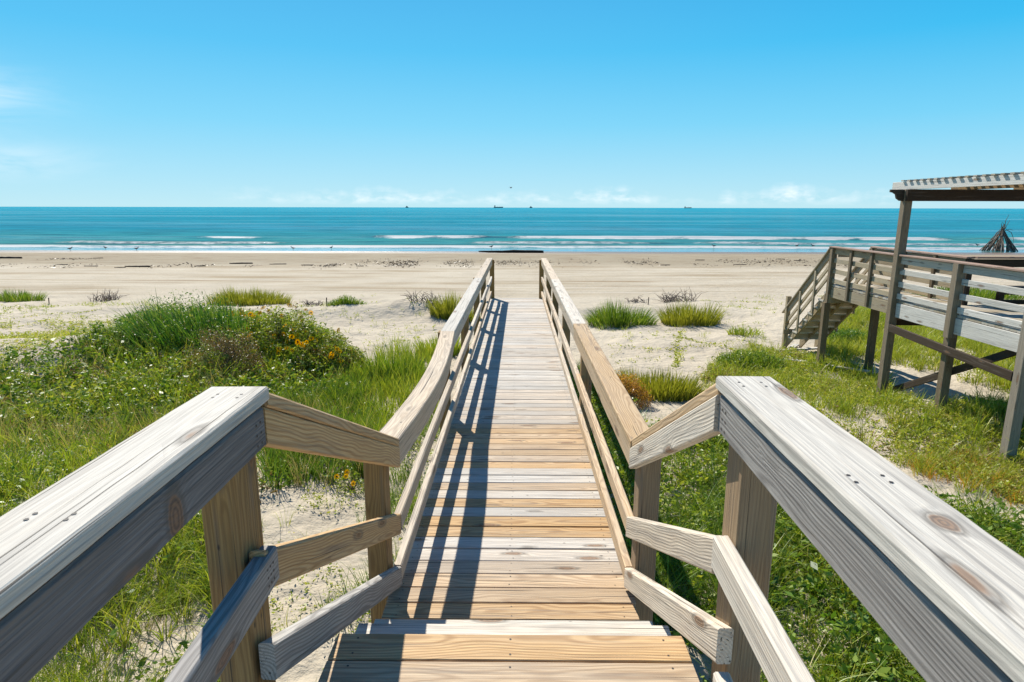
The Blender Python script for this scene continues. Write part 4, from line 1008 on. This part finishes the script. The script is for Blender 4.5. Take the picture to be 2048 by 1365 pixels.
# ------------------------------------------------------------------ birds
M_BIRD = plain('grey_plumage', (.16, .15, .145), .7, .2, 20, (.35, .34, .33)); M_BLACK = plain('black_plumage', (.02, .02, .022), .6, .2); M_LEG = plain('bird_leg', (.05, .04, .03), .6)
def bird_body():
    m = MB(); m.tube([(-.24, 0, .27), (-.16, 0, .275), (-.06, 0, .275), (.04, 0, .29), (.10, 0, .32), (.135, 0, .37), (.15, 0, .40), (.185, 0, .415), (.215, 0, .412), (.235, 0, .405), (.30, 0, .395)],
                     [.01, .04, .068, .072, .055, .034, .032, .038, .034, .014, .003], 10)
    return m
BM = bird_body().build('tmp_body', M_BIRD, smooth=True); body_me = BM.data; bpy.data.objects.remove(BM)
def leg_me(y):
    o = MB().tube([(-.01, y, .24), (-.03, y, .13), (.0, y, .005), (.06, y, .0)], [.012, .008, .007, .006], 5).build('tmp_leg', M_LEG); m = o.data; bpy.data.objects.remove(o); return m
legs = [leg_me(-.03), leg_me(.03)]
wm = MB().tube([(-.30, 0, .275), (-.15, .062, .285), (-.02, .074, .30), (.06, .05, .31)], [.006, .03, .034, .012], 6).tube([(-.30, 0, .275), (-.15, -.062, .285), (-.02, -.074, .30), (.06, -.05, .31)], [.006, .03, .034, .012], 6).build('tmp_w', M_BLACK, smooth=True)
wing_me = wm.data; bpy.data.objects.remove(wm)
for px, py, hd, lb in ((141, 503, .3, 'leftmost shorebird of three standing in the swash'), (211, 500, 2.8, 'middle shorebird of the three standing at the left'), (274, 502.5, .2, 'third shorebird from the left, standing in the swash'),
                       (586, 501, 3.0, 'shorebird on wet sand above the long olive clump'), (663, 499.5, 1.2, 'lone shorebird in the swash left of the long log'), (983, 497.5, .5, 'shorebird in the swash just behind the long dark log'),
                       (1427, 496, 3.0, 'shorebird at the water edge between the log and the raised deck'), (1594, 495.5, .1, 'left one of two shorebirds behind the beach stairs'), (1625, 495.5, 3.1, 'right one of two shorebirds behind the beach stairs'), (1954, 494, 2.9, 'shorebird at the water edge just left of the driftwood tepee')):
    d = ray(px, py); t_ = (WATER_Z + .03 - 2.1) / d[2]; p = np.array(CAM) + d * t_
    gz_ = max(float(hz(p[0], p[1])), WATER_Z - .02)
    b = empty('shorebird', (p[0], p[1], gz_), hd); tag(b, lb, 'bird', 'shorebirds at the water edge')
    link('body', body_me, b); link('wings', wing_me, b)
    for q in legs: link('leg', q, b)
# flying bird
d = ray(1022, 376); p = np.array(CAM) + d * 62
fb = empty('flying_bird', tuple(p), .6); fb.scale = (.55, .55, .55); tag(fb, 'small dark bird flying above the sea horizon', 'bird')
o = link('body', body_me, fb); o.location = (0, 0, -.3)
for s in (-1, 1):
    m = MB(); V_ = [(.10, s * .04, .02), (-.08, s * .04, .02), (-.10, s * .30, .12), (-.16, s * .62, .06), (-.02, s * .45, .12), (.08, s * .28, .13)]
    m.poly_prism(V_ if s > 0 else V_[::-1], (0, 0, .012)); m.build('wing', M_BLACK, fb)

# ------------------------------------------------------------------ ships on the horizon
M_HULL = plain('ship_hull', (.02, .035, .05), .6, .3); M_SUP = plain('ship_house', (.05, .075, .10), .6, .3)
def ship(px, dist, L, label, big=True):
    d = ray(px, 415); hd = math.atan2(d[0], d[1]); x, y = math.sin(hd) * dist, math.cos(hd) * dist
    s = empty('ship', (x, y, WATER_Z)); s.rotation_euler.z = -hd; tag(s, label, 'ship')
    w = L * .14
    if big:
        MB().poly_prism([(-L / 2, -w / 2, 0), (L / 2 - L * .05, -w / 2, 0), (L / 2, -w / 2, L * .10), (-L / 2, -w / 2, L * .085)], (0, w, 0)).build('hull', M_HULL, s)
        MB().board((-L * .38, 0, L * .086), (-L * .38, 0, L * .25), L * .10, w * .9, up=(0, 1, 0)).build('bridge', M_SUP, s)
        for f in (-.12, .1, .28): MB().board((L * f, 0, L * .092), (L * f, 0, L * .16), L * .02, L * .02, up=(0, 1, 0)).build('crane', M_SUP, s)
    else:
        MB().poly_prism([(-L / 2, -w / 2, 0), (L * .42, -w / 2, 0), (L / 2, -w / 2, L * .2), (-L / 2, -w / 2, L * .16)], (0, w, 0)).build('hull', M_HULL, s)
        MB().board((-L * .05, 0, L * .165), (-L * .05, 0, L * .42), L * .5, w * .8, up=(0, 1, 0)).build('bridge', M_HULL, s)
        MB().board((-L * .05, 0, L * .42), (-L * .05, 0, L * .62), L * .08, L * .08, up=(0, 1, 0)).build('mast', M_HULL, s)
ship(997, 8000, 120, 'long grey cargo ship on the horizon above the walkway'); ship(814, 8000, 40, 'tiny dark ship on the horizon left of the cargo ship', False)
ship(1062, 8000, 40, 'tiny dark ship on the horizon right of the cargo ship', False); ship(1376, 8000, 90, 'dark ship on the horizon toward the raised deck')

# ------------------------------------------------------------------ sky, sun
SUN_EL, SUN_AZ = R(45), R(-24)          # azimuth from +Y toward +X
sdir = Vector((math.sin(SUN_AZ) * math.cos(SUN_EL), math.cos(SUN_AZ) * math.cos(SUN_EL), math.sin(SUN_EL)))
sl = bpy.data.lights.new('sun', 'SUN'); sl.energy = 4.6; sl.angle = R(.53); sl.color = (1.0, .945, .845)
so = bpy.data.objects.new('sun', sl); col.objects.link(so); so.rotation_euler = (-sdir).to_track_quat('-Z', 'Y').to_euler()
w = bpy.data.worlds.new('World'); scn.world = w; w.use_nodes = True
t = NT('', w)
sky = t.n('ShaderNodeTexSky', sky_type='NISHITA', sun_disc=False, sun_elevation=SUN_EL, sun_rotation=SUN_AZ, altitude=0, air_density=1.0, dust_density=.35, ozone_density=2.5)
dirv = t.n('ShaderNodeTexCoord').outputs['Generated']
sp = t.n('ShaderNodeSeparateXYZ', {0: dirv}); el = sp.outputs[2]
azm = t.m_('ARCTAN2', sp.outputs[0], sp.outputs[1])
grad = t.ramp(t.m_('MULTIPLY', t.m_('MAXIMUM', el, 0.0), 1.0), [(0, (.55, .78, .85)), (.035, (.44, .73, .86)), (.12, (.20, .62, .87)), (.22, (.040, .48, .83)), (.30, (.006, .38, .76)), (.5, (.003, .15, .46)), (1, (.002, .06, .26))])
gsc = t.vm('MULTIPLY', grad, (11.0, 11.9, 12.1))
pale = t.m_('MULTIPLY', t.mr(t.vm('DOT_PRODUCT', dirv, (sdir.x, sdir.y, sdir.z)), .35, .95, 0, 1, True), .17)
gsc = t.mix(pale, gsc, (5.2, 9.0, 11.0))
hs = t.mix(.94, t.n('ShaderNodeHueSaturation', {'Saturation': 1.15, 'Value': 1.0, 'Color': t.mix(1.0, sky.outputs[0], (.62, .82, 1.0), 'MULTIPLY')}).outputs[0], gsc)
cv = t.n('ShaderNodeCombineXYZ', {0: t.m_('MULTIPLY', azm, 26.0), 1: t.m_('MULTIPLY', el, 60.0), 2: 0.0}).outputs[0]
cn = t.noise(cv, 1.0, 6, .62)
top = t.noise(t.n('ShaderNodeCombineXYZ', {0: t.m_('MULTIPLY', azm, 9.0), 1: 3.3, 2: 0.0}).outputs[0], 1.0, 4, .6)
lim = t.mr(top, .3, .75, .006, .045)
lowm = t.m_('MULTIPLY', t.mr(t.m_('SUBTRACT', lim, el), -.004, .016), t.mr(el, .003, .012))
azw = t.m_('MULTIPLY', t.mr(azm, -.46, -.30), t.mr(azm, .50, .62, 1, 0))
cl = t.m_('MULTIPLY', t.m_('MULTIPLY', t.mr(cn, .42, .68), lowm), azw)
# thin high wisps at the left
wv = t.n('ShaderNodeCombineXYZ', {0: t.m_('MULTIPLY', azm, 7.0), 1: t.m_('MULTIPLY', el, 34.0), 2: 5.0}).outputs[0]
wn = t.noise(wv, 1.0, 5, .6, .6)
def gau(v, c, s): return t.m_('POWER', 2.718, t.m_('MULTIPLY', t.m_('POWER', t.m_('DIVIDE', t.m_('SUBTRACT', v, c), s), 2.0), -1.0))
wm_ = t.m_('ADD', t.m_('MULTIPLY', gau(azm, -.74, .09), gau(el, .128, .028)), t.m_('MULTIPLY', t.m_('MULTIPLY', gau(azm, -.70, .10), gau(el, .055, .02)), .5))
wf = t.m_('MULTIPLY', t.mr(wn, .35, .62), wm_)
tot = t.m_('MAXIMUM', t.m_('MULTIPLY', cl, .7), t.m_('MULTIPLY', wf, .75))
skc = t.mix(tot, hs, (11.6, 12.2, 12.4))
bg = t.n('ShaderNodeBackground', {'Color': skc, 'Strength': .056})
ow = t.n('ShaderNodeOutputWorld'); t.t.links.new(bg.outputs[0], ow.inputs[0])

# ------------------------------------------------------------------ render settings
scn.view_settings.view_transform = 'Standard'; scn.view_settings.look = 'None'; scn.view_settings.exposure = .72; scn.view_settings.gamma = 1
scn.cycles.use_denoising = True; scn.cycles.max_bounces = 8; scn.cycles.transmission_bounces = 4; scn.cycles.diffuse_bounces = 4
scn.cycles.caustics_reflective = False; scn.cycles.caustics_refractive = False; scn.cycles.sample_clamp_indirect = 6
